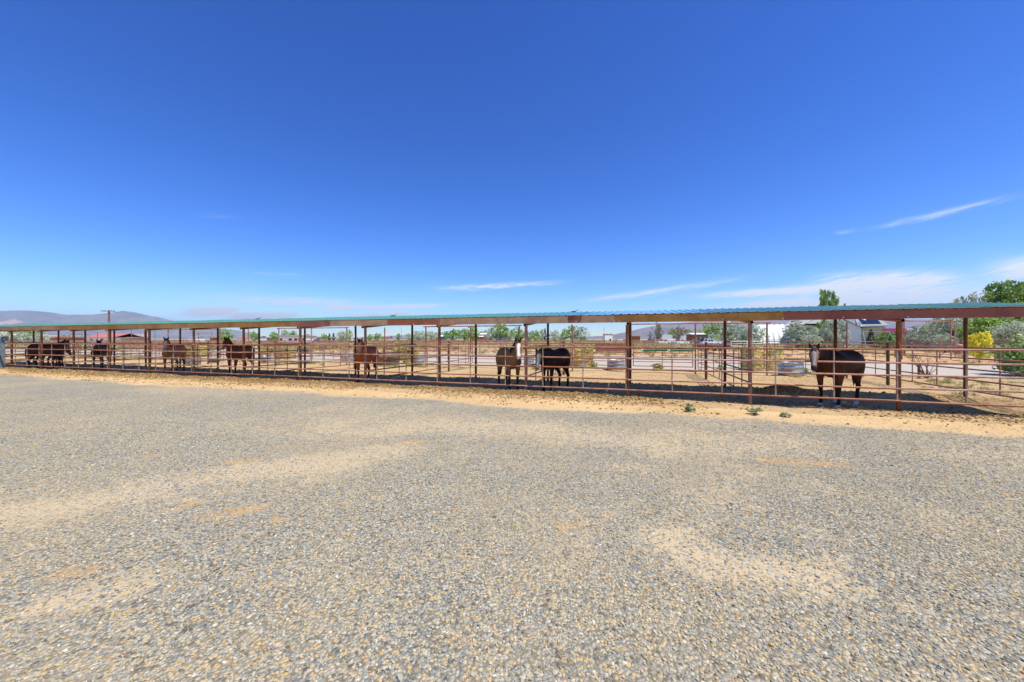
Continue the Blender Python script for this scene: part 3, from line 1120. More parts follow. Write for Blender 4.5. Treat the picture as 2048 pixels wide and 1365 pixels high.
fm = MB().tube([(0, 0, -0.15), (0, 0, 2.16)], 0.047, 12).mesh('post', M['post'])
bm_ = MB().tube([(0, 0, -0.15), (0, 0, 2.47)], 0.046, 12).mesh('back_post', M['post_shaded'])
rfm = MB()
ra = (0, -0.15, 2.189)
rb = (0, 3.12, 2.189 + RAKE * 3.27)
rfm.tube([ra, rb], 0.045, 12, 0, caps=False)
rfm.tube([(0, -0.15, 2.189), (0, 0.2, 2.189 + RAKE * .35)], 0.036, 12, 1, caps=False)
rfm.add([Vector(ra) + Vector((math.cos(t) * 0.036, 0.12, math.sin(t) * 0.036 + 0.012)) for t in [i * math.pi / 6 for i in range(12)]], [tuple(range(11, -1, -1))], 1)
ring_o = [Vector(ra) + Vector((math.cos(i * math.pi / 6) * 0.0455, 0, math.sin(i * math.pi / 6) * 0.0455)) for i in range(12)]
ring_i = [Vector(ra) + Vector((math.cos(i * math.pi / 6) * 0.036, 0, math.sin(i * math.pi / 6) * 0.036)) for i in range(12)]
rfm.add(ring_o + ring_i, [(i, (i + 1) % 12, 12 + (i + 1) % 12, 12 + i) for i in range(12)])
rfm = rfm.mesh('rafter', M['post'], M['dark_metal'])
for k in range(K0, K1 + 1):
    x = -k * BAY
    o = put('front_post', fm, shelter, (x, 0, 0))
    o.rotation_euler = (R(RNG.normal(0, .25)), R(RNG.normal(0, .35)), RNG.uniform(0, 6))
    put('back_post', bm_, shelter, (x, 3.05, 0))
    put('rafter', rfm, shelter, (x, 0, 0))

# front beam: steel channel in lengths of different rust (right end first)
cuts = [XR, -2.36, -3.75, -6.56, -7.52, -7.93, -10.25, -12.3, -14.4, -17.0, -18.7, -24.24, -29.75, -35.1, XL]
mats_ = ['beam_dark', 'beam_tan', 'beam_tan', 'beam_tan', 'patch_red', 'beam_tan', 'beam_gold', 'beam_orange', 'beam_gold', 'beam_orange', 'beam_gold', 'beam_gold', 'beam_gold', 'beam_gold']
labs = {'beam_dark': 'dark red painted beam length at the right end', 'patch_red': 'short dark red splice in the beam', 'beam_orange': 'beam length with orange rust'}
for i, mk in enumerate(mats_):
    xa, xb = cuts[i + 1] + 0.003, cuts[i] - 0.003
    bb = MB()
    py0 = -0.092 if mk != 'patch_red' else -0.100
    # channel: web and two flanges turned back
    bb.xprism([(py0, 2.236), (-0.03, 2.236), (-0.03, 2.242), (py0 + 0.007, 2.242), (py0 + 0.007, 2.438), (-0.03, 2.438), (-0.03, 2.444), (py0, 2.444)], xa, xb)
    o = bb.build('front_beam', M[mk], shelter)
    if mk in labs:
        o['label'] = labs[mk]
riv = MB().lathe([(0.0, 0.0), (0.016, 0.002), (0.013, 0.010), (0.0, 0.013)], 8).mesh('beam_bolt', M['rivet'])
for u in (1816, 1686, 1565, 1414, 1238, 1229, 1152, 1044, 972, 827, 757):
    r_ = (u - 1024) / FPX
    s_ = (PX0 + -0.1 * ST - r_ * (PY0 - 0.1 * CT)) / (CT + r_ * ST)
    o = put('beam_bolt', riv, shelter, (-s_, -0.098, 2.27 + 0.012 * math.sin(u)))
    o.rotation_euler = (R(90), 0, 0)
for y in (1.5, 2.98):
    bb = MB()
    z0 = 2.236 + RAKE * (y + 0.09)
    bb.box(XL, XR, y - 0.03, y + 0.03, z0, roof_z(y) - 0.012)
    bb.build('purlin', M['post_shaded'], shelter)

# ribbed roof sheets, each its own piece (four ribs to a sheet)
SW = 0.9144
prof = []
for i in range(4):
    c = i * SW / 4 + SW / 8
    prof += [(c - 0.036, 0.0), (c - 0.016, 0.020), (c + 0.016, 0.020), (c + 0.036, 0.0)]
    if i < 3:
        prof += [(c + 0.075, 0.0), (c + 0.085, 0.003), (c + 0.105, 0.003), (c + 0.115, 0.0)]
prof = [(0.0, 0.0)] + prof + [(SW - 0.004, 0.0)]
rp = MB()
n = len(prof)
Y0, Y1 = -0.14, 3.16
for dz, mi in ((0.0, 0), (-0.005, 1)):
    vs = [(x, Y0, roof_z(Y0) + z + dz) for x, z in prof] + [(x, Y1, roof_z(Y1) + z + dz) for x, z in prof]
    fs = [(i, i + 1, n + i + 1, n + i) for i in range(n - 1)]
    if mi:
        fs = [f[::-1] for f in fs]
    rp.add(vs, fs, mi)
for yy in (Y0, Y1):
    vs = [(x, yy, roof_z(yy) + z) for x, z in prof] + [(x, yy, roof_z(yy) + z - 0.005) for x, z in prof]
    rp.add(vs, [(i, i + 1, n + i + 1, n + i) for i in range(n - 1)], 1)
rpm = rp.mesh('roof_sheet', M['roof'], M['roof_under'])
x = XR - SW + 0.08
i = 0
while x > XL - SW:
    o = put('roof_sheet', rpm, shelter, (x, 0.012 * math.sin(i * 5.3), 0.003 * math.sin(i * 2.1)))
    o.rotation_euler = (R(RNG.normal(0, .03)), R(RNG.normal(0, .10)), 0)
    x -= SW
    i += 1

# ------------------------------------------------------------------ pipe fences
RZ = [0.272 + 0.307 * i for i in range(5)]
ff = thing('front_fence', 'five rail rusty pipe fence along the front of the horse shelter', 'fence', F(0, 0), -TH)
rm = MB().tube([(0, 0, 0), (BAY - 0.006, 0, 0)], 0.0235, 10).mesh('rail', M['rail_red'])
um = MB().tube([(0, 0, RZ[0]), (0, 0, RZ[-1])], 0.0175, 8).mesh('upright', M['upright'])
for k in range(-2, 15):
    for z in RZ:
        o = put('rail', rm, ff, (-(k + 1) * BAY + 0.003, -0.072, z + RNG.uniform(-.006, .006)))
        o.rotation_euler = (0, R(RNG.normal(0, .10)), R(RNG.normal(0, .06)))
j = -4
while True:
    s_ = 0.06 + 1.2355 * j
    if s_ > 15 * BAY:
        break
    put('upright', um, ff, (-s_, -0.066, 0))
    j += 1
put('end_post', MB().tube([(0, 0, -0.1), (0, 0, 1.62)], 0.047, 12).mesh('end_post', M['post']), ff, (2 * BAY - 0.0, 0, 0))

ORD = ['first', 'second', 'third', 'fourth', 'fifth', 'sixth', 'seventh', 'eighth', 'ninth', 'tenth', 'eleventh', 'twelfth', 'thirteenth', 'fourteenth', 'fifteenth', 'sixteenth']
spans = [(0.05, 3.0), (3.1, 6.5), (6.6, 9.34)]
dmesh = [MB().tube([(0, a, 0), (0, b, 0)], 0.023, 8).mesh('rail', M['rail']) for a, b in spans]
dup = MB().tube([(0, 0, RZ[0]), (0, 0, RZ[-1])], 0.016, 8).mesh('upright', M['rail'])
mpost = MB().tube([(0, 0, -0.1), (0, 0, 1.62)], 0.052, 10).mesh('middle_post', M['wood_post'])
div_lab = {-1: 'pipe fence dividing the last pen from the grassy corner at the right', 1: 'pipe dividing fence left of the big dark bay horse with white hooves',
           3: 'pipe dividing fence between the black horse and the grey brown horse', 5: 'pipe dividing fence just left of the grey brown horse pen',
           7: 'pipe dividing fence beside the reddish bay horse behind the brown post', 9: 'pipe dividing fence between the blazed bay and the dark bay side on',
           11: 'pipe dividing fence between the two dark horses near the left end', 13: 'pipe dividing fence beside the two dark horses at the far left', 15: 'pipe dividing fence behind the grey trailer at the left end'}
for k in (-1, 1, 3, 5, 7, 9, 11, 13, 15):
    t = thing('dividing_fence', div_lab[k], 'fence', F(-k * BAY, 0), -TH, 'dividing fences between the horse pens')
    for i, (a, b) in enumerate(spans):
        for z in RZ:
            put('rail', dmesh[i], t, (0.03, 0, z))
        for q in (1, 2):
            put('upright', dup, t, (0.045, a + (b - a) * q / 3, 0))
    put('middle_post', mpost, t, (-0.04, 6.55, 0))

# rear line: tall posts, frames over the gates, gates and panels
RY = 9.40
tall = MB().tube([(0, 0, -0.1), (0, 0, 2.50)], 0.040, 10).mesh('post', M['rail'])
for i, k in enumerate((-1, 3, 7, 11, 15)):
    o = put('tall_post', tall, None, F(-k * BAY - 0.085, RY), -TH)
    tag(o, 'tall plain pipe post at the back of the pens, %s from the right' % ORD[i], 'post', 'tall posts at the back of the pens')
for i, k in enumerate((0, 4, 8, 12)):
    t = thing('gate_frame', 'tall pipe frame with crossbar over the back gates, %s from the right' % ORD[i], 'gate frame', F(-k * BAY - 0.085, RY), -TH, 'tall pipe frames over the back gates')
    for q in range(3):
        put('post', tall, t, (-q * BAY, 0, 0))
    put('crossbar', MB().tube([(0.16, 0, 2.535), (-2 * BAY - 0.16, 0, 2.535)], 0.036, 10).mesh('crossbar', M['rail_red']), t)
GZ_ = [0.34 + 0.234 * i for i in range(6)]
grail = MB().tube([(0.12, 0, 0), (BAY - 0.12, 0, 0)], 0.021, 8).mesh('rail', M['rail_red'])
gst = MB().tube([(0, 0, GZ_[0] - 0.02), (0, 0, GZ_[-1] + 0.02)], 0.022, 8).mesh('stile', M['rail'])
gbr = MB().tube([(0, 0, GZ_[0]), (0, 0, GZ_[-1])], 0.016, 8).mesh('brace', M['rail'])
gi = pi_ = 0
for k in range(-1, 15):
    framed = k % 4 in (0, 1)
    if framed:
        t = thing('pipe_gate', 'six rail pipe gate under a tall frame behind the pens, %s from the right' % ORD[gi], 'gate', F(-(k + 1) * BAY - 0.085, RY), -TH, 'back gates of the horse pens')
        gi += 1
    else:
        t = thing('fence_panel', 'six rail pipe panel closing the back of a pen, %s from the right' % ORD[pi_], 'fence', F(-(k + 1) * BAY - 0.085, RY), -TH, 'pipe panels at the back of the pens')
        pi_ += 1
    for z in GZ_:
        put('rail', grail, t, (0, 0, z))
    for x in (0.12, BAY - 0.12):
        put('stile', gst, t, (x, 0, 0))
    put('brace', gbr, t, (BAY * (0.5 if k % 2 else 0.62), 0.02, 0))

# ------------------------------------------------------------------ horses
def ring_tube(mb, rings, n=14):
    """rings: (centre, side vector * half width, up vector * half height) -> closed lofted skin"""
    vs, fs = [], []
    for c, a, b in rings:
        for k in range(n):
            t = 2 * math.pi * k / n
            vs.append(c + a * math.cos(t) + b * math.sin(t))
    m = len(rings)
    for i in range(m - 1):
        for k in range(n):
            k2 = (k + 1) % n
            fs.append((i * n + k, i * n + k2, (i + 1) * n + k2, (i + 1) * n + k))
    fs.append(tuple(range(n - 1, -1, -1)))
    fs.append(tuple(range((m - 1) * n, m * n)))
    mb.add(vs, fs, 0, True)


def make_horse(label, X, Y, heading, scale, coat, neck_el=48, neck_yaw=0, head_yaw=0, head_pitch=55, group=None, gait=(0, 0, 0, 0), tail_side=0.0, wide=1.0, gz=0.0, long=1.0):
    t = thing('horse', label, 'horse', (X, Y, gz), heading, group)
    mb = MB()
    V = Vector
    seeds = []                                     # (point, part, parameter, radius) for the markings
    L = long
    # trunk: deep chest that narrows to the belly, croup as high as the withers
    torso = [(-0.83, 1.20, .07, .10), (-0.79, 1.18, .16, .21), (-0.70, 1.165, .235, .29), (-0.56, 1.16, .285, .325), (-0.40, 1.145, .29, .33), (-0.22, 1.115, .29, .325),
             (-0.02, 1.085, .295, .33), (0.16, 1.08, .285, .345), (0.32, 1.10, .265, .365), (0.46, 1.13, .245, .355), (0.58, 1.13, .225, .30), (0.68, 1.11, .18, .23), (0.74, 1.09, .10, .13)]
    rings = []
    for x, z, w, h in torso:
        rings.append((V((x * L, 0, z)), V((0, w * wide, 0)), V((0, 0, h))))
        seeds.append((V((x * L, 0, z)), 'body', (x + .83) / 1.57, (w * wide + h) / 2))
    ring_tube(mb, rings, 18)
    # haunches and shoulders
    for sy in (-1, 1):
        ring_tube(mb, [(V((-0.60 * L, sy * .13 * wide, 1.34)), V((.10, 0, 0)), V((0, .07, 0))), (V((-0.58 * L, sy * .17 * wide, 1.18)), V((.21, 0, 0)), V((0, .13, 0))),
                       (V((-0.52 * L, sy * .185 * wide, .98)), V((.20, 0, 0)), V((0, .125, 0))), (V((-0.52 * L, sy * .18 * wide, .80)), V((.135, 0, 0)), V((0, .10, 0)))], 12)
        ring_tube(mb, [(V((0.34 * L, sy * .10 * wide, 1.36)), V((.08, 0, 0)), V((0, .06, 0))), (V((0.42 * L, sy * .165 * wide, 1.16)), V((.16, 0, 0)), V((0, .09, 0))),
                       (V((0.50 * L, sy * .17 * wide, .98)), V((.15, 0, 0)), V((0, .10, 0))), (V((0.47 * L, sy * .165 * wide, .84)), V((.095, 0, 0)), V((0, .075, 0)))], 12)
    # legs
    legs = []
    for i, sy in enumerate((-1, 1)):
        o = gait[i]
        legs.append(('fore', [(V((.46 * L, sy * .165 * wide, .92)), .10), (V((.46 * L + .2 * o, sy * .165 * wide, .72)), .078), (V((.47 * L + .5 * o, sy * .155 * wide, .52)), .056),
                              (V((.475 * L + .6 * o, sy * .155 * wide, .46)), .058), (V((.465 * L + .68 * o, sy * .15 * wide, .38)), .042), (V((.46 * L + .85 * o, sy * .15 * wide, .22)), .038),
                              (V((.46 * L + .93 * o, sy * .15 * wide, .145)), .049), (V((.485 * L + .97 * o, sy * .15 * wide, .085)), .043), (V((.505 * L + o, sy * .15 * wide, .06)), .055), (V((.52 * L + o, sy * .15 * wide, 0.0)), .068)]))
        o = gait[i + 2]
        legs.append(('hind', [(V((-.52 * L, sy * .18 * wide, .95)), .135), (V((-.46 * L + .2 * o, sy * .18 * wide, .80)), .115), (V((-.54 * L + .4 * o, sy * .17 * wide, .66)), .085),
                              (V((-.65 * L + .55 * o, sy * .16 * wide, .55)), .062), (V((-.69 * L + .6 * o, sy * .16 * wide, .49)), .062), (V((-.675 * L + .7 * o, sy * .155 * wide, .40)), .048),
                              (V((-.66 * L + .88 * o, sy * .155 * wide, .22)), .042), (V((-.655 * L + .94 * o, sy * .155 * wide, .145)), .052), (V((-.625 * L + .97 * o, sy * .155 * wide, .085)), .045),
                              (V((-.605 * L + o, sy * .155 * wide, .06)), .055), (V((-.59 * L + o, sy * .155 * wide, 0.0)), .068)]))
    for nm, pts in legs:
        rings = []
        for j, (p, r) in enumerate(pts):
            fr = 1.25 if j < 3 else (1.12 if 'hind' in nm and j in (3, 4) else 1.0)
            rings.append((p, V((r * fr, 0, 0)), V((0, r * (0.92 if j < 4 else 1.0), 0))))
            seeds.append((p, nm, p.z, r))
        ring_tube(mb, rings, 12)
    # neck
    ny, ne = R(neck_yaw), R(neck_el)
    base = V((.50 * L, 0, 1.16))
    nd = V((math.cos(ne) * math.cos(ny), math.cos(ne) * math.sin(ny), math.sin(ne)))
    nl = 0.80
    mid_d = (V((math.cos(ne * .8), 0, math.sin(ne * .8))) + nd).normalized()
    poll = base + mid_d * nl * .42 + nd * nl * .58
    neck = []
    for q, w, h in ((0.0, .17, .30), (.25, .135, .255), (.5, .105, .205), (.75, .085, .165), (.93, .078, .13), (1.03, .06, .09)):
        c = base + mid_d * nl * .42 * min(1, q / .42) + nd * nl * max(0, q - .42)
        d = mid_d.lerp(nd, min(1, q * 1.2)).normalized()
        sd = V((0, 0, 1)).cross(d).normalized()
        up = d.cross(sd).normalized()
        neck.append((c, sd * w, up * h, up, sd))
        seeds.append((c, 'neck', q, (w + h) / 2))
    ring_tube(mb, [(a, b, c) for a, b, c, _, _ in neck], 14)
    # head
    hy, hp = R(head_yaw), R(head_pitch)
    hd = V((math.cos(hp) * math.cos(hy), math.cos(hp) * math.sin(hy), -math.sin(hp)))
    hs = V((-math.sin(hy), math.cos(hy), 0))
    hn = hd.cross(hs).normalized()
    if hn.dot(V((math.cos(hy), math.sin(hy), .3))) < 0:
        hn = -hn                                    # front of the face
    hb = poll + V((0, 0, .0)) - hd * .02
    hl = 0.60
    for q, w, dp, off in ((0.0, .070, .085, -.02), (.10, .090, .115, -.03), (.25, .100, .135, -.045), (.40, .086, .130, -.05), (.55, .064, .098, -.03), (.72, .054, .076, -.012), (.86, .060, .070, -.008), (.96, .054, .058, -.01), (1.02, .03, .035, -.012)):
        c = hb + hd * hl * q + hn * off
        neck_r = (c, hs * w * 1.12, hn * dp * 1.06)
        if q == 0.0:
            hr = []
        hr.append(neck_r)
        seeds.append((c, 'head', q, (w + dp) / 2))
    ring_tube(mb, hr, 14)
    for sy in (-1, 1):                              # ears
        e0 = hb + hs * sy * .065 - hd * .0 + hn * .01
        ed = (V((0, 0, 1)) + hs * sy * .22 - hd * .1).normalized()
        ring_tube(mb, [(e0 - ed * .04, hs * .035, hn * .028), (e0 + ed * .05, hs * .042, hn * .026), (e0 + ed * .12, hs * .030, hn * .020), (e0 + ed * .19, hs * .008, hn * .008)], 8)
        seeds.append((e0 + ed * .06, 'ear', 0.3, .03))
        seeds.append((e0 + ed * .15, 'ear', 0.9, .02))
    raw = mb.mesh('raw', M['coat'])
    tmp = bpy.data.objects.new('raw', raw)
    COL.objects.link(tmp)
    r_ = tmp.modifiers.new('r', 'REMESH')
    r_.mode = 'VOXEL'
    r_.voxel_size = 0.021
    s_ = tmp.modifiers.new('s', 'SMOOTH')
    s_.factor = 0.5
    s_.iterations = 5
    dg = bpy.context.evaluated_depsgraph_get()
    me = bpy.data.meshes.new_from_object(tmp.evaluated_get(dg))
    bpy.data.objects.remove(tmp)
    me.name = 'body'
    n = len(me.vertices)
    co = np.empty(n * 3, np.float32)
    me.vertices.foreach_get('co', co)
    co = co.reshape(-1, 3)
    SP = np.array([tuple(s[0]) for s in seeds])
    SRr = np.array([s[3] for s in seeds])
    dist = np.linalg.norm(co[:, None, :] - SP[None], axis=2) / (SRr[None] ** 0.75)
    near = dist.argmin(1)
    part = np.array([s[1] for s in seeds])[near]
    warm = np.array([2.7, 1.75, 1.05])
    c3 = {k: np.array(v[:3]) * (warm if k in ('body', 'back', 'belly', 'neck', 'head', 'leg') else 1.0) for k, v in coat.items() if hasattr(v, '__len__')}
    colr = np.tile(c3['body'], (n, 1))
    z = co[:, 2]
    def blend(mask, c):
        mask = np.clip(mask, 0, 1)[:, None]
        return colr * (1 - mask) + c[None] * mask
    nzv = vnoise(co[:, 0] * 1.0 + co[:, 1] * 2.1, z, 5.0, 3, 3)
    if 'back' in c3:
        colr = blend(sstep(z + (nzv - .5) * .12, 1.22, 1.42) * (np.isin(part, ['body'])), c3['back'])
    if 'belly' in c3:
        colr = blend(sstep(-z, -1.02, -0.80) * np.isin(part, ['body', 'fore', 'hind']) * 0.7, c3['belly'])
    if 'neck' in c3:
        colr = blend((part == 'neck') * 0.8, c3['neck'])
    leg = np.isin(part, ['fore', 'hind'])
    colr = blend(leg * sstep(-(z + (nzv - .5) * .15), -0.72, -0.46), c3['leg'])
    if 'sock' in c3:
        hm = (part == 'hind') | ((part == 'fore') & bool(coat.get('all_socks')))
        colr = blend(hm * sstep(-z, -coat.get('sock_h', .2), -coat.get('sock_h', .2) + .05), c3['sock'])
    colr = blend(leg * sstep(-z, -0.075, -0.055), c3['hoof'])
    head = part == 'head'
    hv = co - np.array(tuple(hb))
    th_ = hv @ np.array(tuple(hd)) / hl
    lat = hv @ np.array(tuple(hs))
    fr = hv @ np.array(tuple(hn))
    colr = blend(head * 1.0, c3.get('head', c3['body']))
    if 'face' in c3:
        colr = blend(head * sstep(fr, -.01, .04) * sstep(th_, .08, .2), c3['face'])
    if 'blaze' in c3:
        bw = np.interp(th_, [0.1, .3, .6, .9, 1.0], coat.get('blaze_w', [.02, .045, .03, .035, .03]))
        colr = blend(head * sstep(-np.abs(lat) + (nzv - .5) * .02, -bw - .01, -bw + .01) * sstep(fr, 0.0, .03) * sstep(th_, .1, .17), c3['blaze'])
    if 'muzzle' in c3:
        colr = blend(head * sstep(th_ + (nzv - .5) * .1, .74, .84), c3['muzzle'])
    for sy in (-1, 1):                              # nostrils
        q = hb + hd * hl * .93 + hs * sy * .033 + hn * .035
        colr = blend(sstep(-np.linalg.norm(co - np.array(tuple(q)), axis=1), -.032, -.016), np.array([.012, .01, .01]))
    colr = blend((part == 'ear') * 1.0, c3['ear'])
    at_ = me.attributes.new('coat', 'FLOAT_COLOR', 'POINT')
    rgba = np.ones((n, 4), np.float32)
    rgba[:, :3] = colr
    at_.data.foreach_set('color', rgba.ravel())
    me.polygons.foreach_set('use_smooth', [True] * len(me.polygons))
    me.materials.clear()
    me.materials.append(M['coat'])
    put('body', me, t)
    # eyes
    em = MB().lathe([(0, -.021), (.015, -.015), (.021, 0), (.015, .015), (0, .021)], 10).mesh('eye', M['hoof_eye'])
    for sy in (-1, 1):
        o = put('eye', em, t, hb + hd * hl * .27 + hs * sy * .088 + hn * .02)
    # mane: locks hanging to one side of the crest, and the forelock
    rng = random.Random(int(X * 100))
    mm = MB()
    side = 1 if neck_yaw >= 0 else -1
    for q in [i / 26 for i in range(27)]:
        for rep in (0, 1):
            i0 = min(int(q * 4), 3)
            f_ = q * 4 - i0
            c0 = neck[i0][0].lerp(neck[i0 + 1][0], f_)
            up0 = neck[i0][2].lerp(neck[i0 + 1][2], f_)
            sd0 = neck[i0][4].lerp(neck[i0 + 1][4], f_)
            w0 = neck[i0][1].length * (1 - f_) + neck[i0 + 1][1].length * f_
            p0 = c0 + up0 * 0.97
            out = sd0 * side * (w0 + .015)
            ln = rng.uniform(.16, .30)
            j = lambda s: V((rng.uniform(-s, s), rng.uniform(-s, s), rng.uniform(-s, s)))
            mm.tube([p0 - sd0 * side * .02, p0 + out * .55 + up0 * .02 + j(.01), p0 + out * 1.05 - V((0, 0, ln * .5)) + j(.02), p0 + out * 1.02 - V((0, 0, ln)) + j(.03)], [.022, .024, .018, .004], 5)
    for i in range(5):
        p0 = hb + hn * .055 + hs * rng.uniform(-.04, .04) - hd * .04
        mm.tube([p0, p0 + hn * .035 + hd * .08, p0 + hn * .02 + hd * .2 + hs * rng.uniform(-.03, .03)], [.02, .018, .004], 5)
    mane_m = mat_plain('mane hair', coat['mane'], tuple(c * .6 for c in coat['mane'][:3]) + (1,), 30, 0.6, obj_space=True)
    mm.build('mane', mane_m, t)
    # tail
    tm = MB()
    for i in range(16):
        a = rng.uniform(0, 6.28)
        rr = rng.uniform(0, .05)
        dx, dy = math.cos(a) * rr, math.sin(a) * rr
        ln = rng.uniform(.62, .92)
        p0 = V((-.80 * L, 0, 1.30))
        tm.tube([p0, p0 + V((-.07 + dx * .3, dy * .5, -.02)), p0 + V((-.13 + dx, dy + tail_side * .2, -.22)), p0 + V((-.12 + dx * 1.6, dy * 1.5 + tail_side * .7, -.5)),
                 p0 + V((-.09 + dx * 1.4, dy * 1.2 + tail_side, -ln))], [.035, .036, .032, .026, .004], 6)
    tm.build('tail', mane_m, t)
    t.scale = (scale, scale, scale)
    return t


def face_cam(X, Y):
    return math.atan2(-Y, -X)


DK = lin(26, 20, 18)
HG = 'horses standing in the shelter'


def horse_px(label, u, v, a, scale, coat, look=0.0, **kw):
    """fore feet at photo pixel (u, v); a: degrees the body is turned towards the left of the picture from facing the yard"""
    p = g(u, v, kw.get('gz', 0.0))
    fc = face_cam(p.x, p.y)
    hd = fc - R(a)
    ox, oy = p.x - .48 * scale * math.cos(hd), p.y - .48 * scale * math.sin(hd)
    return make_horse(label, ox, oy, hd, scale, coat, head_yaw=math.degrees(fc - hd) + look, group=HG, **kw)



horse_px('big dark bay horse with grey blazed face and white hooves behind the right fence', 1659, 813, 22, 0.99,
         dict(body=lin(46, 32, 25), back=lin(24, 18, 17), belly=lin(66, 42, 28), neck=lin(24, 18, 17), leg=DK, hoof=lin(196, 192, 186), ear=lin(24, 20, 19), mane=lin(18, 15, 15),
              head=lin(64, 46, 36), face=lin(128, 108, 94), blaze=lin(158, 146, 136), muzzle=lin(54, 44, 40), sock=lin(214, 212, 210), sock_h=.13, blaze_w=[.02, .05, .03, .02, .01]),
         neck_el=26, neck_yaw=-2, head_pitch=62, gait=(-.02, .03, .22, .14), tail_side=.05, wide=1.32)
horse_px('black horse with grey muzzle standing by the middle of the fence', 1095, 784, 31, 0.98,
         dict(body=lin(26, 21, 21), back=lin(18, 15, 16), belly=lin(32, 24, 22), leg=lin(20, 18, 18), hoof=lin(40, 44, 46), ear=lin(26, 24, 24), mane=lin(16, 15, 16), head=lin(48, 44, 42), face=lin(92, 88, 84),
              blaze=lin(128, 124, 118), muzzle=lin(112, 108, 102), blaze_w=[.015, .03, .04, .03, .02]),
         neck_el=14, neck_yaw=14, head_pitch=66, look=-12, gait=(0, .03, .05, -.02), tail_side=-.04)
horse_px('grey brown horse with pale blazed face and black ears facing the yard', 1027, 783, -20, 0.98,
         dict(body=lin(88, 78, 66), back=lin(92, 84, 76), belly=lin(88, 70, 52), neck=lin(86, 76, 64), leg=lin(40, 32, 28), hoof=lin(172, 166, 156), ear=lin(36, 32, 30), mane=lin(28, 25, 24), head=lin(96, 86, 72),
              face=lin(188, 166, 136), blaze=lin(224, 216, 208), muzzle=lin(206, 196, 188), blaze_w=[.03, .05, .035, .045, .04]),
         neck_el=42, neck_yaw=-8, head_pitch=64, gait=(.02, 0, .02, -.04))
horse_px('reddish bay horse with tan face behind the sixth post from the right', 724, 765, 22, 1.0,
         dict(body=lin(122, 74, 46), back=lin(100, 64, 48), belly=lin(146, 90, 46), neck=lin(134, 84, 42), leg=lin(64, 42, 30), hoof=lin(50, 48, 50), ear=lin(96, 66, 48), mane=lin(26, 20, 18), head=lin(140, 92, 56),
              face=lin(186, 128, 84), blaze=lin(206, 160, 124), muzzle=lin(150, 136, 128), blaze_w=[.03, .05, .035, .03, .02]),
         neck_el=40, neck_yaw=20, head_pitch=62, gait=(0, .04, .04, 0))
horse_px('dark bay horse standing side on with raised head and pale muzzle', 465, 752, 37, 1.0,
         dict(body=lin(78, 52, 36), back=lin(56, 38, 31), belly=lin(98, 66, 38), leg=lin(44, 32, 27), hoof=lin(70, 62, 56), ear=DK, mane=lin(22, 18, 18), head=lin(56, 42, 36), muzzle=lin(168, 140, 122)),
         neck_el=46, neck_yaw=20, head_pitch=48, look=-22, gait=(0, .05, .1, 0), tail_side=.03)
horse_px('bay horse with broad white blaze facing the yard near the left', 337, 746, 26, 1.0,
         dict(body=lin(112, 88, 56), back=lin(90, 70, 50), belly=lin(128, 102, 62), leg=lin(44, 34, 28), hoof=lin(86, 80, 74), ear=lin(34, 27, 25), mane=lin(24, 20, 19), head=lin(110, 78, 52), blaze=lin(204, 206, 210), muzzle=lin(176, 166, 160),
              blaze_w=[.04, .065, .05, .055, .05]),
         neck_el=44, neck_yaw=24, head_pitch=56, look=-8, gait=(.02, 0, 0, .03))
horse_px('very dark brown horse with lowered head near the left end', 195, 741, 18, 0.98,
         dict(body=lin(52, 29, 23), back=lin(34, 24, 23), leg=DK, hoof=lin(80, 84, 86), ear=DK, mane=lin(18, 15, 15), head=lin(48, 34, 30), face=lin(70, 52, 46), blaze=lin(150, 132, 124), blaze_w=[.01, .012, .01, .01, .01]),
         neck_el=36, neck_yaw=30, head_pitch=60, gait=(0, .04, 0, .03))
# the pair at the far left end: one side on, one half hidden behind it
pB = g(114, 738)
make_horse('dark brown horse seen side on, head turned to the yard, at the left', pB.x - .50, pB.y - .10, R(13), 1.0,
           dict(body=lin(48, 29, 22), back=lin(36, 25, 23), leg=DK, hoof=lin(56, 52, 50), ear=DK, mane=lin(18, 15, 15), head=lin(62, 40, 32), blaze=lin(170, 160, 156), blaze_w=[.02, .018, .01, .008, .0]),
           neck_el=34, neck_yaw=-24, head_yaw=-48, head_pitch=58, group=HG, gait=(-.06, .08, -.02, .1), long=1.0)
pA = g(58, 736)
make_horse('dark brown horse at the far left end half hidden behind another', pA.x + .05, pA.y + 1.2, R(112), 1.0,
           dict(body=lin(48, 30, 22), back=lin(38, 27, 24), leg=DK, hoof=lin(56, 52, 50), ear=DK, mane=lin(18, 15, 15), head=lin(56, 38, 30)),
           neck_el=-6, neck_yaw=0, head_yaw=0, head_pitch=60, group=HG, gait=(0, .05, -.1, .08))

# ------------------------------------------------------------------ loose stone, clods, weeds
def fov_points(n, y0, y1, power=1.0, lim=1.45):
    """random ground places in a wedge in front of the camera, a little wider than the picture"""
    Y = (y0 ** 2 + (y1 ** 2 - y0 ** 2) * RNG.random(n)) ** 0.5
    X = (RNG.random(n) * 2 - 1) * (lim * Y + 0.6)
    return X, Y


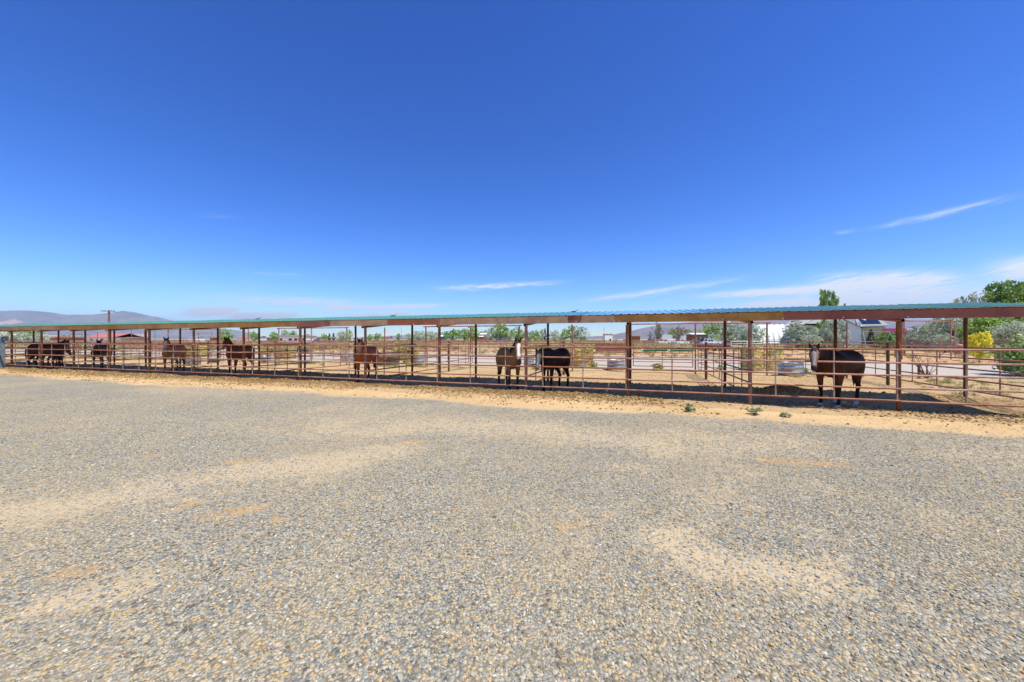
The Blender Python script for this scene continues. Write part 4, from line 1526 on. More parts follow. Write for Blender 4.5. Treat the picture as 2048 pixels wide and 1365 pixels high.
pebbles = [stone_mesh('pebble', 100 + i, M['pebble'], 0.62, 1) for i in range(7)]
px, py, ps = [], [], []
for y0, y1, dens, s0, s1 in ((1.55, 3.4, 2900, .010, .031), (3.4, 5.5, 2000, .012, .032), (5.5, 8.2, 850, .016, .036), (8.2, 11.0, 260, .018, .036)):
    area = (y1 ** 2 - y0 ** 2) * 1.45
    n = int(area * dens)
    X, Y = fov_points(n, y0, y1)
    d, r, e = yard_fields(X, Y)
    d = d + 0.7 * (vnoise(X, Y, 3.0, 15, 3) - 0.5) * sstep(d, .05, .3)
    keep = RNG.random(n) > np.clip(np.maximum(np.where(e > .3, d * 1.1, d * .85), r * 0.6), 0, 0.94) - 0.02
    X, Y = X[keep], Y[keep]
    px.append(X)
    py.append(Y)
    s = s0 + (s1 - s0) * RNG.random(len(X)) ** 1.8
    s = np.where(RNG.random(len(X)) < 0.004, s * 1.9, s)
    ps.append(s * 0.93)
px, py, ps = map(np.concatenate, (px, py, ps))
fx_, fy_ = (px - PX0) * CT - (py - PY0) * ST, (px - PX0) * ST + (py - PY0) * CT
ok = fy_ < -1.05
px, py, ps, fy_ = px[ok], py[ok], ps[ok], fy_[ok]
n = len(px)
pz = yard_height(px, py) * sstep(-fy_, 1.0, 2.0) + ps * 0.10
rot = np.stack([RNG.normal(0, .30, n), RNG.normal(0, .30, n), RNG.random(n) * 6.283], 1)
scatter('gravel', np.stack([px, py, pz], 1), rot, np.stack([ps] * 3, 1), pebbles, 'loose grey and tan crushed stone covering the yard')

# dry manure and clods along the fence line and under the roof edge
clods = [stone_mesh('clod', 300 + i, M['clod'], 0.55, 1, 0.5) for i in range(5)]
n = 62000
cx = RNG.uniform(-56, 9.5, n)
cy = RNG.normal(-0.22, 0.36, n)
k = RNG.random(n) < 0.30
cy = np.where(k, RNG.uniform(-2.1, 3.6, n), cy)
k2 = RNG.random(n) < 0.10
cy = np.where(k2, RNG.normal(3.1, 0.4, n), cy)
dens = 0.10 + 1.0 * sstep(vnoise(cx, cy * 1.5, 0.45, 51, 3), 0.42, 0.62)
dens = dens * (0.32 + 0.68 * sstep(-cx, 1, 8)) + 0.5 * np.exp(-((cx - 1.1) / 1.5) ** 2 - ((cy + .8) / .4) ** 2)
keep = RNG.random(n) < dens
cx, cy = cx[keep], cy[keep]
n = len(cx)
cs_ = 0.016 + 0.066 * RNG.random(n) ** 2.2
wx, wy = PX0 + cx * CT + cy * ST, PY0 - cx * ST + cy * CT
cz = np.maximum(pen_height(cx, cy), 0) + cs_ * 0.12
rot = np.stack([RNG.normal(0, .5, n), RNG.normal(0, .5, n), RNG.random(n) * 6.283], 1)
scatter('manure_clods', np.stack([wx, wy, cz], 1), rot, np.stack([cs_ * 1.2, cs_, cs_], 1), clods, 'dry manure and dirt clods strewn along the fence')
n = 17000
cx = -24 + 33 * RNG.random(n) ** .7
cy = RNG.uniform(.3, 9.3, n)
k = (vnoise(cx, cy, .8, 55, 3) > .42) | (cy < 3.2)
cx, cy = cx[k], cy[k]
cs_ = 0.012 + 0.032 * RNG.random(len(cx)) ** 2.5
scatter('pen_crumbs', np.stack([PX0 + cx * CT + cy * ST, PY0 - cx * ST + cy * CT, pen_height(cx, cy) + cs_ * .1], 1), RNG.normal(0, 1, (len(cx), 3)), np.stack([cs_ * 1.2, cs_, cs_ * .8], 1), clods,
        'small crumbs of dirt and manure trodden into the pen floors')
# the dark heap under the roof left of the big bay
n = 900
cx = RNG.normal(-1.55, 0.42, n)
cy = RNG.normal(2.72, 0.2, n)
cs_ = 0.03 + 0.06 * RNG.random(n) ** 2
wx, wy = PX0 + cx * CT + cy * ST, PY0 - cx * ST + cy * CT
scatter('manure_heap', np.stack([wx, wy, pen_height(cx, cy) + cs_ * .1], 1), RNG.normal(0, 1, (n, 3)), np.stack([cs_] * 3, 1), clods, 'low heap of dark manure under the roof')


def tuft_mesh(name, mat, seed, nb, h, spread, wid):
    rng = np.random.default_rng(seed)
    vs, fs, tn = [], [], []
    for i in range(nb):
        a, r = rng.uniform(0, 6.283), spread * rng.random() ** .6
        p = np.array([math.cos(a) * r, math.sin(a) * r, 0])
        d = np.array([math.cos(a), math.sin(a), 0]) * rng.uniform(.1, .7) + np.array([rng.normal(0, .2), rng.normal(0, .2), 1])
        d /= np.linalg.norm(d)
        ln = h * rng.uniform(.5, 1.1)
        s = np.cross(d, [rng.normal(), rng.normal(), .1])
        s = s / np.linalg.norm(s) * wid
        o = len(vs)
        mid = p + d * ln * .55
        tip = p + d * ln + np.array([d[0], d[1], -.25]) * ln * .2
        vs += [p - s, p + s, mid + s * .8, mid - s * .8, tip]
        fs += [(o, o + 1, o + 2, o + 3), (o + 3, o + 2, o + 4)]
        t = rng.random()
        tn += [t, t]
    return np_mesh(name, vs, fs, mat, {'tone': ('FLOAT', 'FACE', tn)})


tufts = [tuft_mesh('tuft', M['leaf_grass'], 400 + i, 34, .13, .10, .0035) for i in range(4)]
# grass patches: right corner, the pen backs, the road edges
gx, gy = [], []
for n, xa, xb, ya, yb, thr, seed in ((800, 3.6, 20, 4.0, 11.2, .58, 61), (350, 3.4, 12, 0.6, 4.5, .60, 62), (2200, -60, 4, 8.3, 11.6, .56, 63), (2500, -20, 40, 21, 31, .52, 64), (1800, -70, 0, 29, 36, .52, 65)):
    x, y = RNG.uniform(xa, xb, n), RNG.uniform(ya, yb, n)
    k = vnoise(x, y, .45, seed, 3) > thr
    gx.append(x[k])
    gy.append(y[k])
gx, gy = np.concatenate(gx), np.concatenate(gy)
n = len(gx)
s_ = RNG.uniform(.5, 1.3, n)
scatter('grass_tufts', np.stack([PX0 + gx * CT + gy * ST, PY0 - gx * ST + gy * CT, np.where(gy < 12, pen_height(gx, np.minimum(gy, 12)), -.05)], 1),
        np.stack([0 * s_, 0 * s_, RNG.random(n) * 6.28], 1), np.stack([s_] * 3, 1), tufts, 'short dry green grass tufts at the edges of the pens and road')

# brush of the valley floor beyond the yards
sages = []
for i in range(4):
    cm, _ = crown_mesh('scrub', M['leaf_sage'], 500 + i, 16, 12, .11, (.5, .5, .3), .32, .17, 'mound')
    sages.append(cm)
n = 9000
Y = 66 + (520 - 66) * RNG.random(n) ** 1.7
X = (RNG.random(n) * 2 - 1) * 1.5 * Y
k = vnoise(X, Y * .5, .03, 71, 4) > .36
X, Y = X[k], Y[k]
n = len(X)
s_ = RNG.uniform(.5, 1.3, n) * (1 + Y / 500)
scatter('valley_brush', np.stack([X, Y, 0 * X - .06], 1), np.stack([0 * X, 0 * X, RNG.random(n) * 6.28], 1), np.stack([s_ * 1.4, s_ * 1.4, s_ * .75], 1), sages,
        'low yellow green brush covering the valley floor')
# sparse weeds in the middle distance
n = 700
Y = RNG.uniform(36, 60, n)
X = (RNG.random(n) * 2 - 1) * 1.5 * Y
k = vnoise(X, Y, .08, 73, 4) > .52
X, Y = X[k], Y[k]
s_ = RNG.uniform(.25, .6, len(X))
scatter('weed_patches', np.stack([X, Y, 0 * X - .06], 1), np.stack([0 * X, 0 * X, RNG.random(len(X)) * 6.28], 1), np.stack([s_ * 1.5, s_ * 1.5, s_ * .7], 1), sages,
        'low weeds between the road and the far pens')


# weeds one can count along the fence
def weed(u, v, w, h, label, seed, mat='leaf_weed', cat='weed', name='weed_plant'):
    p = g(u, v)
    t = thing(name, label, cat, p, seed * 1.3)
    Y = p.y
    W_, H_ = w * Y / FPX, h * Y / FPX
    cm, cs = crown_mesh('leaves', M[mat], 700 + seed, 14, 22, .11, (.5, .5, .40), .5, .16, 'mound', 2.0)
    put('leaves', cm, t, sc=(W_, W_, H_))
    st = MB()
    for c in cs[:8]:
        st.tube([(0, 0, -.02), (c[0] * .5, c[1] * .5, c[2] * .6), tuple(c)], [.02, .014, .006], 5)
    st.build('stems', M['bark'], t).scale = (W_, W_, H_)


weed(1381, 824, 22, 18, 'small grey green weed in the dirt between two front posts, leftmost of three', 1)
weed(1508, 830, 28, 16, 'small grey green weed in front of the second post from the right', 2)
weed(1570, 834, 22, 11, 'lowest flat weed in the dirt right of the second post', 3)
weed(1316, 741, 30, 14, 'round green weed at the road edge behind a back gate', 4, 'leaf_bush')
weed(1440, 741, 18, 12, 'green weed at the road edge left of the hay stack', 5, 'leaf_bush')
weed(1189, 737, 14, 14, 'leafy green weed beside the hay and the round tray', 6, 'leaf_bush')
weed(1616, 748, 34, 13, 'broad leaved weed right of the big galvanised tank', 7, 'leaf_bush')
weed(845, 780, 16, 11, 'yellow green weed under the fence rail near the middle', 8, 'leaf_willow')

# ------------------------------------------------------------------ tanks, feed and hay behind the pens
def tank(u, v, w, h, label, lettered=False, ribs=2, mat='galv', sx=1.0):
    p = g(u, v)
    r, H_ = w / 2 * p.y / FPX, h * p.y / FPX
    p = p + Vector((p.x, p.y, 0)).normalized() * r
    r *= (p.y / (p.y - r)) ** .5
    t = thing('stock_tank', label, 'water tank', p, math.atan2(-p.x, p.y), 'round stock tanks in the pens')
    prof = [(r * .96, 0), (r * .985, H_ * .02)]
    for i in range(1, ribs + 1):
        z = H_ * i / (ribs + 1)
        prof += [(r * .985, z - .03), (r * 1.02, z - .012), (r * 1.02, z + .012), (r * .985, z + .03)]
    prof += [(r * .985, H_ * .95), (r * 1.035, H_ * .97), (r * 1.035, H_), (r * .97, H_), (r * .965, H_ * .9), (r * .95, 0.03), (0, .03)]
    MB().lathe(prof, 36, 0, sx).build('tank_wall', M[mat], t)
    MB().lathe([(0, H_ * .86), (r * .96, H_ * .86)], 36, 0, sx).build('water_surface', M['water'], t)
    if lettered:
        # faded red print: blurred beyond reading in the photograph, kept as separate strokes of print
        lt = MB()
        a = -0.72
        for i_, wd in enumerate((.085, .07, .07, .055, .07, .06, .065, .05, .09)):
            forms = (((.40, .56, .38, .62), (.52, .56, 0, 1)), ((.40, .56, 0, .28), (.40, .56, .72, 1), (.47, .50, .28, .72)), ((.40, .56, 0, .3), (.53, .56, .3, .9), (.46, .49, .3, .8)),
                     ((.40, .56, 0, .3), (.40, .43, .3, 1)), ((.40, .56, 0, .3), (.40, .43, .3, .9), (.53, .56, .3, .9), (.43, .53, .75, 1)))
            for (dz0, dz1, f0, f1) in forms[(i_ * 2 + i_ // 3) % 5]:
                a0, a1 = a + wd * f0, a + wd * f1
                rr = r * 0.989
                q = lambda an, z: (rr * math.sin(an) * sx, -rr * math.cos(an), H_ * z)
                lt.add([q(a0, dz0), q(a1, dz0), q(a1, dz1), q(a0, dz1)], [(0, 1, 2, 3)])
            a += wd + .035
        lt.build('red_print', M['red_print'], t)
    return t


tank(1581, 754, 43, 28, 'big galvanised round tank with faded red print right of the hay stack', True)
tank(1232, 742, 35, 21, 'round galvanised tank with faded red print in the middle pen', True)
tank(836, 728, 27, 16, 'small galvanised tank behind a dark back post left of the middle', True)
tank(695, 726, 26, 15, 'galvanised tank just left of the reddish bay horse')
tank(530, 725, 22, 12, 'galvanised tank right of the dark bay horse that stands side on')
tank(384, 731, 29, 16, 'galvanised tank beside the blazed bay horse on the left')
tank(1058, 735, 22, 20, 'dented galvanised tank between the grey brown and the black horse')


def trough(u, v, w, h, label, mat, taper=.8, depth=.6, name='feed_trough'):
    p = g(u, v)
    W_, H_ = w * p.y / FPX, h * p.y / FPX
    t = thing(name, label, 'trough', p + Vector((0, depth * .5, 0)), -TH * .3)
    prof = [(.5 * taper, 0), (.5, H_ * .92), (.53, H_ * .94), (.53, H_), (.47, H_), (.46, H_ * .8), (.45 * taper, .05), (0, .05)]
    MB().lathe(prof, 28, 0, W_, depth).build('trough_wall', M[mat], t)
    MB().lathe([(0, H_ * .7), (.455, H_ * .7)], 28, 0, W_, depth).build('feed', M['water'] if mat == 'trough_gray' else M['hay'], t)


trough(772, 731, 48, 19, 'large grey green oval trough right of the reddish bay horse', 'trough_gray', .85, 1.0)
trough(420, 727, 23, 10, 'green plastic feed trough left of the dark bay horse side on', 'tank_green', .8, .7)
trough(1161, 738, 34, 9, 'low round grey feed tray beside the hay behind the black horse', 'galv', .9, 1.3, 'feed_tray')
trough(284, 716, 22, 3.5, 'long low grey tray in a pen near the left', 'trough_gray', .95, .5, 'feed_tray')


def hay_stack(u0, u1, v, vtop, label, nl, nb, seed, mat='hay', Ydepth=1.2):
    """bales piled flush; every bale its own piece"""
    p0, p1 = g(u0, v), g(u1, v)
    Wd = p1.x - p0.x
    H_ = zat(vtop, p0.y)
    t = thing('hay_stack', label, 'hay', ((p0.x + p1.x) / 2, p0.y + Ydepth / 2, 0), 0, 'hay stacks behind the pens')
    rng = random.Random(seed)
    for l in range(nl):
        for b in range(nb):
            for dpt in range(2):
                x0, x1 = -Wd / 2 + Wd * b / nb, -Wd / 2 + Wd * (b + 1) / nb
                z0, z1 = H_ * l / nl, H_ * (l + 1) / nl
                bm = bmesh.new()
                bmesh.ops.create_cube(bm, size=1)
                bmesh.ops.subdivide_edges(bm, edges=bm.edges[:], cuts=3, use_grid_fill=True)
                y0, y1 = -Ydepth / 2 + Ydepth * dpt / 2, -Ydepth / 2 + Ydepth * (dpt + 1) / 2
                sh = rng.uniform(-.03, .03)
                for v_ in bm.verts:
                    v_.co = Vector(((x0 + x1) / 2 + v_.co.x * (x1 - x0) * .97 + rng.uniform(-.02, .02), (y0 + y1) / 2 + v_.co.y * (y1 - y0) * .97 + rng.uniform(-.02, .02) + sh,
                                    (z0 + z1) / 2 + v_.co.z * (z1 - z0) * .96 + rng.uniform(-.018, .018)))
                me = bpy.data.meshes.new('bale')
                bm.to_mesh(me)
                bm.free()
                me.materials.append(M[mat if (l + b + dpt) % 3 else 'hay2'])
                put('bale', me, t)
    # loose stems
    n = 260
    c = np.stack([RNG.uniform(-Wd / 2 - .1, Wd / 2 + .1, n), np.where(RNG.random(n) < .6, -Ydepth / 2 - .02, RNG.uniform(-Ydepth / 2, Ydepth / 2, n)), RNG.uniform(0, H_ + .05, n)], 1)
    c[:, 2] = np.where(c[:, 1] > -Ydepth / 2, H_ + .02, c[:, 2])
    vs, fs = leaf_quads(c, np.tile([0, -1., .4], (n, 1)), .05, RNG, 3.0)
    o = put('loose_stems', np_mesh('loose_stems', vs, fs, M['leaf_tan'], {'tone': ('FLOAT', 'FACE', RNG.random(n))}), t)
    o['kind'] = 'stuff'


hay_stack(1507, 1568, 743, 695, 'big yellow hay stack behind the second post from the right', 3, 2, 1)
hay_stack(1138, 1187, 735, 696, 'hay stack right of the black horse', 3, 2, 2)
hay_stack(806, 830, 728, 696, 'narrow green hay stack left of the dark back post near the middle', 3, 1, 3, 'hay2')
hay_stack(785, 806, 722, 694, 'tan hay stack behind the grey green oval trough', 3, 1, 4)
hay_stack(547, 577, 720, 694, 'greenish hay stack behind the rails left of the small green mower', 3, 2, 5, 'hay2')
hay_stack(370, 399, 716, 690, 'hay stack behind the tank beside the blazed bay horse', 3, 2, 6, 'hay2')
hay_stack(520, 547, 713, 692, 'orange yellow hay stack right of the dark bay horse side on', 3, 2, 7)
# spilled straw
n = 3200
p = g(1590, 722)
c = np.stack([RNG.normal(p.x + .3, .9, n), RNG.normal(p.y + 1.0, 1.2, n), RNG.uniform(0, .10, n)], 1)
vs, fs = leaf_quads(c, np.tile([0, 0, 1.], (n, 1)), .05, RNG, 3.0)
o = put('loose_straw', np_mesh('loose_straw', vs, fs, M['leaf_tan'], {'tone': ('FLOAT', 'FACE', RNG.random(n))}))
o['kind'] = 'stuff'
o['label'] = 'loose orange straw spilled beside the big hay stack'

# stacked rusty ribbed panels
p0, p1 = g(1194, 706), g(1264, 706)
W_ = p1.x - p0.x
t = thing('panel_stack', 'stack of rusty ribbed steel panels standing beyond the road', 'panel stack', ((p0.x + p1.x) / 2, p0.y + .5, 0), 0)
H_ = zat(686.5, p0.y)
for i in range(6):
    z0, z1 = .12 + (H_ - .12) * i / 6, .12 + (H_ - .12) * (i + 1) / 6
    MB().xprism([(-.45, z0 + .01), (-.52, z0 + .05), (-.52, z1 - .05), (-.45, z1 - .01), (.45, z1 - .01), (.45, z0 + .01)], -W_ / 2 + (i % 2) * .04, W_ / 2 - (i % 3) * .05).build('ribbed_panel', M['brick' if i % 2 else 'rail_red'], t)
for x in (-W_ * .35, W_ * .35):
    MB().box(x - .06, x + .06, -.5, .5, 0, .13).build('timber', M['wood_post'], t)


def pipe_rack(u0, u1, v, label, mat, nz=3, hz=.42):
    p0, p1 = g(u0, v), g(u1, v)
    t = thing('feed_bunk', label, 'feed bunk', ((p0.x + p1.x) / 2, p0.y, 0), 0)
    L_ = (p1.x - p0.x) / 2
    MB().xprism([(-.35, .2), (-.28, .18), (.28, .18), (.35, .2), (.40, hz), (.36, hz), (.25, .24), (-.25, .24), (-.36, hz), (-.40, hz)], -L_, L_).build('bunk', M[mat], t)
    for x in (-L_ * .8, 0, L_ * .8):
        MB().tube([(x, -.3, 0), (x, -.3, .25)], .03, 6).tube([(x, .3, 0), (x, .3, .25)], .03, 6).build('leg', M['dark_metal'], t)


pipe_rack(1284, 1332, 706, 'green feed bunk beyond the road, left one of two', 'green_metal')
pipe_rack(1338, 1384, 706.5, 'green feed bunk beyond the road, right one of two', 'green_metal')


def rail_panel(u0, u1, v, vtop, label, mat, nr=4, name='portable_panel', group=None, r=.03):
    p0, p1 = g(u0, v), g(u1, v)
    L_ = p1.x - p0.x
    H_ = zat(vtop, p0.y)
    t = thing(name, label, 'fence', p0, 0, group)
    for i in range(nr):
        z = H_ * (.25 + .75 * i / (nr - 1))
        MB().tube([(0, 0, z), (L_, 0, z)], r, 6).build('rail', M[mat], t)
    for x in (0, L_ * .5, L_):
        MB().tube([(x, 0, 0), (x, 0, H_ * 1.03)], r * 1.1, 6).build('post', M[mat], t)


rail_panel(1348, 1386, 705, 688, 'mint green pipe panel behind the green feed bunks', 'mint_metal', 3)
rail_panel(1462, 1526, 703, 683, 'white rail fence in front of the silver olive trees', 'white', 4, r=.05)
rail_panel(1526, 1558, 700, 686, 'white low rail by the round roofed metal hall', 'white', 2, r=.05)


# flatbed trailer seen behind the gates
p0, p1 = g(1402, 702), g(1466, 702)
L_ = (p1.x - p0.x) / 2
t = thing('flatbed_trailer', 'purple brown flatbed trailer standing behind the back gates', 'trailer', ((p0.x + p1.x) / 2, p0.y + 1.2, 0), 0)
MB().box(-L_, L_, -1.1, 1.1, .62, .86).build('deck', M['maroon'], t)
MB().box(-L_ * .9, L_ * .9, -.5, .5, .48, .62).build('chassis', M['dark_metal'], t)
for x in (-.25, .65):
    for y in (-1.0, 1.0):
        w_ = MB().lathe([(0, -.11), (.36, -.11), (.38, -.05), (.38, .05), (.36, .11), (0, .11)], 16).build('wheel', M['tyre'], t, (x, y, .38))
        w_.rotation_euler = (R(90), 0, 0)
t2 = thing('pipe_pile', 'pile of mint and rust pipes lying on the dirt beyond the road', 'pipes', g(1455, 713.5), 0)
for i in range(9):
    L2 = RNG.uniform(1.6, 2.3)
    MB().tube([(-L2, i * .16, .09 + .08 * (i % 3)), (L2, i * .16 + .1, .09 + .08 * (i % 3))], .045, 6).build('pipe', M['mint_metal' if i in (0, 4) else 'rail_red'], t2)

# small green ride-on mower
p = g(598, 707)
t = thing('ride_on_mower', 'small green ride-on mower with black seat beyond the rails', 'mower', p, R(10))
s_ = p.y / FPX
MB().xprism([(-.4, .35), (-.4, .62), (-.2, .72), (.2, .72), (.4, .62), (.4, .35)], .1, .95).build('bonnet', M['green_metal'], t)
MB().box(-.85, .1, -.45, .45, .3, .48).build('deck_frame', M['dark_metal'], t)
MB().box(-.75, -.30, -.28, .28, .48, .60).box(-.82, -.72, -.28, .28, .55, .95).build('seat', M['dark_metal'], t)
MB().tube([(.0, 0, .5), (-.12, 0, .95)], .03, 6).build('steering_column', M['dark_metal'], t)
for x, r in ((.7, .22), (-.55, .30)):
    for y in (-.48, .48):
        w_ = MB().lathe([(0, -.09), (r * .9, -.09), (r, -.04), (r, .04), (r * .9, .09), (0, .09)], 16).build('wheel', M['tyre'], t, (x, y, r))
        w_.rotation_euler = (R(90), 0, 0)
p = g(584, 706)
t = thing('mower_cart', 'low black and silver cart beside the green mower', 'cart', p, R(4))
MB().box(-.9, .6, -.45, .45, .30, .42).xprism([(-.45, .42), (-.5, .75), (-.45, .75), (-.4, .42)], -.9, .6).xprism([(.45, .42), (.5, .75), (.45, .75), (.4, .42)], -.9, .6).build('bed', M['dark_metal'], t)
MB().tube([(.6, 0, .36), (1.2, 0, .30)], .03, 6).build('drawbar', M['galv'], t)
for y in (-.45, .45):
    w_ = MB().lathe([(0, -.07), (.2, -.07), (.22, 0), (.2, .07), (0, .07)], 14).build('wheel', M['tyre'], t, (-.1, y, .22))
    w_.rotation_euler = (R(90), 0, 0)

# grey trailer end cut by the left edge of the picture
p = g(4, 738)
t = thing('stock_trailer', 'dull grey steel trailer end cut off by the left edge', 'trailer', p, R(50))
MB().box(-4.5, -.02, -.8, .9, .45, 1.62).build('body', M['trailer_gray'], t)
MB().box(-4.5, .18, -.95, 1.0, 1.62, 1.92).build('roof_rail', M['trailer_gray'], t)
MB().box(-.06, .16, -.92, -.72, -.0, 1.62).build('corner_post', M['trailer_gray'], t)
MB().tube([(.1, -1.0, .1), (.14, -1.0, .12), (-.2, -1.0, 1.6)], .03, 6).build('brace_bar', M['dark_metal'], t)
w_ = MB().lathe([(.075, -.02), (.11, -.02), (.11, .03), (.075, .03), (.075, -.02)], 18).build('marker_lamp_ring', M['dark_metal'], t, (.13, -.97, 1.78))
w_.rotation_euler = (R(90), 0, 0)
for x in (-2.6, -1.7):
    w_ = MB().lathe([(0, -.1), (.34, -.1), (.36, 0), (.34, .1), (0, .1)], 18).build('wheel', M['tyre'], t, (x, -.7, .36))
    w_.rotation_euler = (R(90), 0, 0)

# ------------------------------------------------------------------ right corner: yellow sapling, bushes, bare shrub
def bush_thing(name, label, cat, u, v, w, vtop, mat, nclump, nleaf, leaf, seed, cz=.55, crz=.45, stem=.02, shape='round', aspect=1.5, low=None):
    p = g(u, v)
    W_, H_ = w * p.y / FPX, zat(vtop, p.y)
    t = thing(name, label, cat, p, seed * .7)
    cm, cs = crown_mesh('leaves', M[mat], seed, nclump, nleaf, leaf, (.5, .5, crz), cz, .15, shape, aspect)
    put('leaves', cm, t, sc=(W_, W_, H_))
    put('stem', trunk_mesh('stem', M['bark'], seed + 2, cs, stem, 6, .22, 8), t, sc=(W_, W_, H_))


bush_thing('yellow_sapling', 'slender bright yellow sapling on a thin stem at the right', 'tree', 1958, 731, 37, 666, 'leaf_yellow', 60, 26, .075, 41, .62, .40, .02)
bush_thing('leafy_bush', 'pale green leafy bush cut by the right edge', 'bush', 2052, 753, 84, 678, 'leaf_bush', 110, 34, .05, 42, .54, .46, .03)
p = g(1853, 757)
t = thing('bare_shrub', 'bare thin branched shrub beside the road at the right', 'shrub', p, 0)
rng = random.Random(5)
sb = MB()
for i in range(13):
    a = rng.uniform(-1.2, 1.2)
    h = rng.uniform(.55, 1.05)
    q = [Vector((rng.uniform(-.06, .06), rng.uniform(-.06, .06), 0))]
    for j in range(4):
        q.append(q[-1] + Vector((math.sin(a) * h * .28 + rng.uniform(-.05, .05), rng.uniform(-.10, .10), h * .3)))
    sb.tube(q, [.018, .014, .010, .007, .003], 5)
    for j in (2, 3):
        e = q[j] + Vector((rng.uniform(-.25, .25), rng.uniform(-.2, .2), rng.uniform(.1, .3)))
        sb.tube([q[j], e], [.008, .003], 4)
sb.build('branches', M['twig'], t)
rp_ = MB().tube([(0, 0, -.05), (0, 0, .62)], .05, 8).build('short_post', M['wood_post'], None, g(1838, 757))
tag(rp_, 'short brown post stub beside the bare shrub', 'post')

# ------------------------------------------------------------------ far pipe pens beyond the road
def far_fence(pts, label, h=1.5, nr=4, mat='rail', step=3.0, r=.035, group='far pipe fences beyond the road'):
    """a post and rail pipe fence through ground points (photo pixels)"""
    P = [g(*p) for p in pts]
    t = thing('pipe_fence', label, 'fence', P[0], 0, group)
    o = P[0]
    for z in [h * (.28 + .72 * i / (nr - 1)) for i in range(nr)]:
        MB().tube([p - o + Vector((0, 0, z - .06)) for p in P], r, 6).build('rail', M[mat], t)
    pm = MB().tube([(0, 0, -.1), (0, 0, h + .04)], r * 1.35, 6).mesh('post', M[mat])
    for a, b in zip(P[:-1], P[1:]):
        n = max(1, int(round((b - a).length / step)))
        for i in range(n + (1 if b is P[-1] else 0)):
            put('post', pm, t, a.lerp(b, i / n) - o - Vector((0, 0, .06)))


far_fence([(-120, 708), (330, 704)], 'rusty pipe fence of the far pens at the left, nearer line')
far_fence([(60, 694), (470, 694)], 'rusty pipe fence of the far pens at the left, farther line')
far_fence([(470, 701), (860, 703)], 'rusty pipe fence beyond the road left of the middle, nearer line')
far_fence([(430, 692.5), (1000, 693)], 'rusty pipe fence beyond the road left of the middle, farther line')
far_fence([(830, 704), (1290, 703)], 'rusty pipe fence beyond the road behind the middle horses, nearer line')
far_fence([(960, 694), (1400, 694.5)], 'rusty pipe fence beyond the road behind the rusty panel stack, farther line')
far_fence([(1270, 703), (1400, 701.5)], 'rusty pipe fence beyond the road behind the green feed bunks')
far_fence([(1525, 705), (1810, 712)], 'rusty pipe fence in front of the white house')
far_fence([(1500, 697), (1800, 699)], 'thin pipe fence nearer the white house', 1.4, 3)
far_fence([(1790, 714), (1990, 722), (2300, 735)], 'rusty pipe fence beyond the road at the right', 1.55, 4)
far_fence([(1800, 706), (2200, 712)], 'tall rail fence under the right hand trees', 1.75, 3, 'rail_red', 4)
far_fence([(1800, 700), (1910, 701)], 'pale blue rail fence below the red car', 1.7, 3, 'trailer_gray', 5)
far_fence([(520, 698), (1010, 698)], 'rusty pipe fence beyond the road left of the middle, middle line')
far_fence([(990, 699), (1330, 698)], 'rusty pipe fence beyond the road behind the rusty panel stack, nearer line')
far_fence([(-100, 699), (400, 698)], 'rusty pipe fence of the far pens at the left, middle line')
far_fence([(-60, 690.5), (620, 690)], 'rusty pipe fence of the far pens at the left, farthest line')
for i, (a, b) in enumerate((((300, 705), (352, 693)), ((640, 703), (668, 692.5)), ((868, 703.5), (908, 693)), ((1120, 703), (1128, 694)))):
    far_fence([a, b], 'pipe fence running away between the far pens, %s from the left' % ORD[i], group='fences running away between far pens')


def gateway(u0, u1, v, vtop, label, round_=False, mat='rail_red', r=.05, v2=None):
    p0, p1 = g(u0, v), g(u1, v2 or v)
    z = zat(vtop, p0.y)
    t = thing('tall_gateway', label, 'gateway', p0, 0)
    d = p1 - p0
    if round_:
        q = min(.7, z * .2)
        dn = d.normalized()
        MB().tube([(0, 0, -.1), (0, 0, z - q), dn * q * .3 + Vector((0, 0, z - q * .3)), dn * q + Vector((0, 0, z)), d - dn * q + Vector((0, 0, z)),
                   d - dn * q * .3 + Vector((0, 0, z - q * .3)), d + Vector((0, 0, z - q)), d + Vector((0, 0, -.1))], r, 6).build('bent_pipe', M[mat], t)
    else:
        MB().tube([(0, 0, -.1), (0, 0, z)], r, 8).build('post', M[mat], t)
        MB().tube([d + Vector((0, 0, -.1)), d + Vector((0, 0, z))], r, 8).build('post', M[mat], t)
        MB().tube([-d.normalized() * .3 + Vector((0, 0, z)), d * 1.03 + Vector((0, 0, z))], r * .9, 8).build('crossbar', M[mat], t)


gateway(1804, 1902, 718, 640.5, 'tall rusty pipe gateway at the right, nearer of two')
gateway(1808, 1910, 711, 643.5, 'tall rusty pipe gateway at the right, farther of two')
gateway(137, 181, 702, 669, 'grey pipe gateway with rounded corners at the far left', True, 'trailer_gray')
gateway(169, 195, 700, 664, 'narrow square pipe gateway in front of the red roofed barn')
gateway(397, 424, 700, 666.5, 'small square pipe gateway right of the blazed bay horse')
gateway(517, 536, 697, 675.5, 'low arched grey gate right of the dark bay horse side on', True, 'trailer_gray', .04)


# ------------------------------------------------------------------ buildings
def bld(name, label, cat, u0, u1, vb, mats=None, Y=None, rz=0.0):
    Y = Y or FPX * EYE / (vb - YH)
    p0, p1 = at(u0, Y), at(u1, Y)
    t = thing(name, label, cat, ((p0.x + p1.x) / 2, Y, 0), rz)
    return t, (p1.x - p0.x), Y


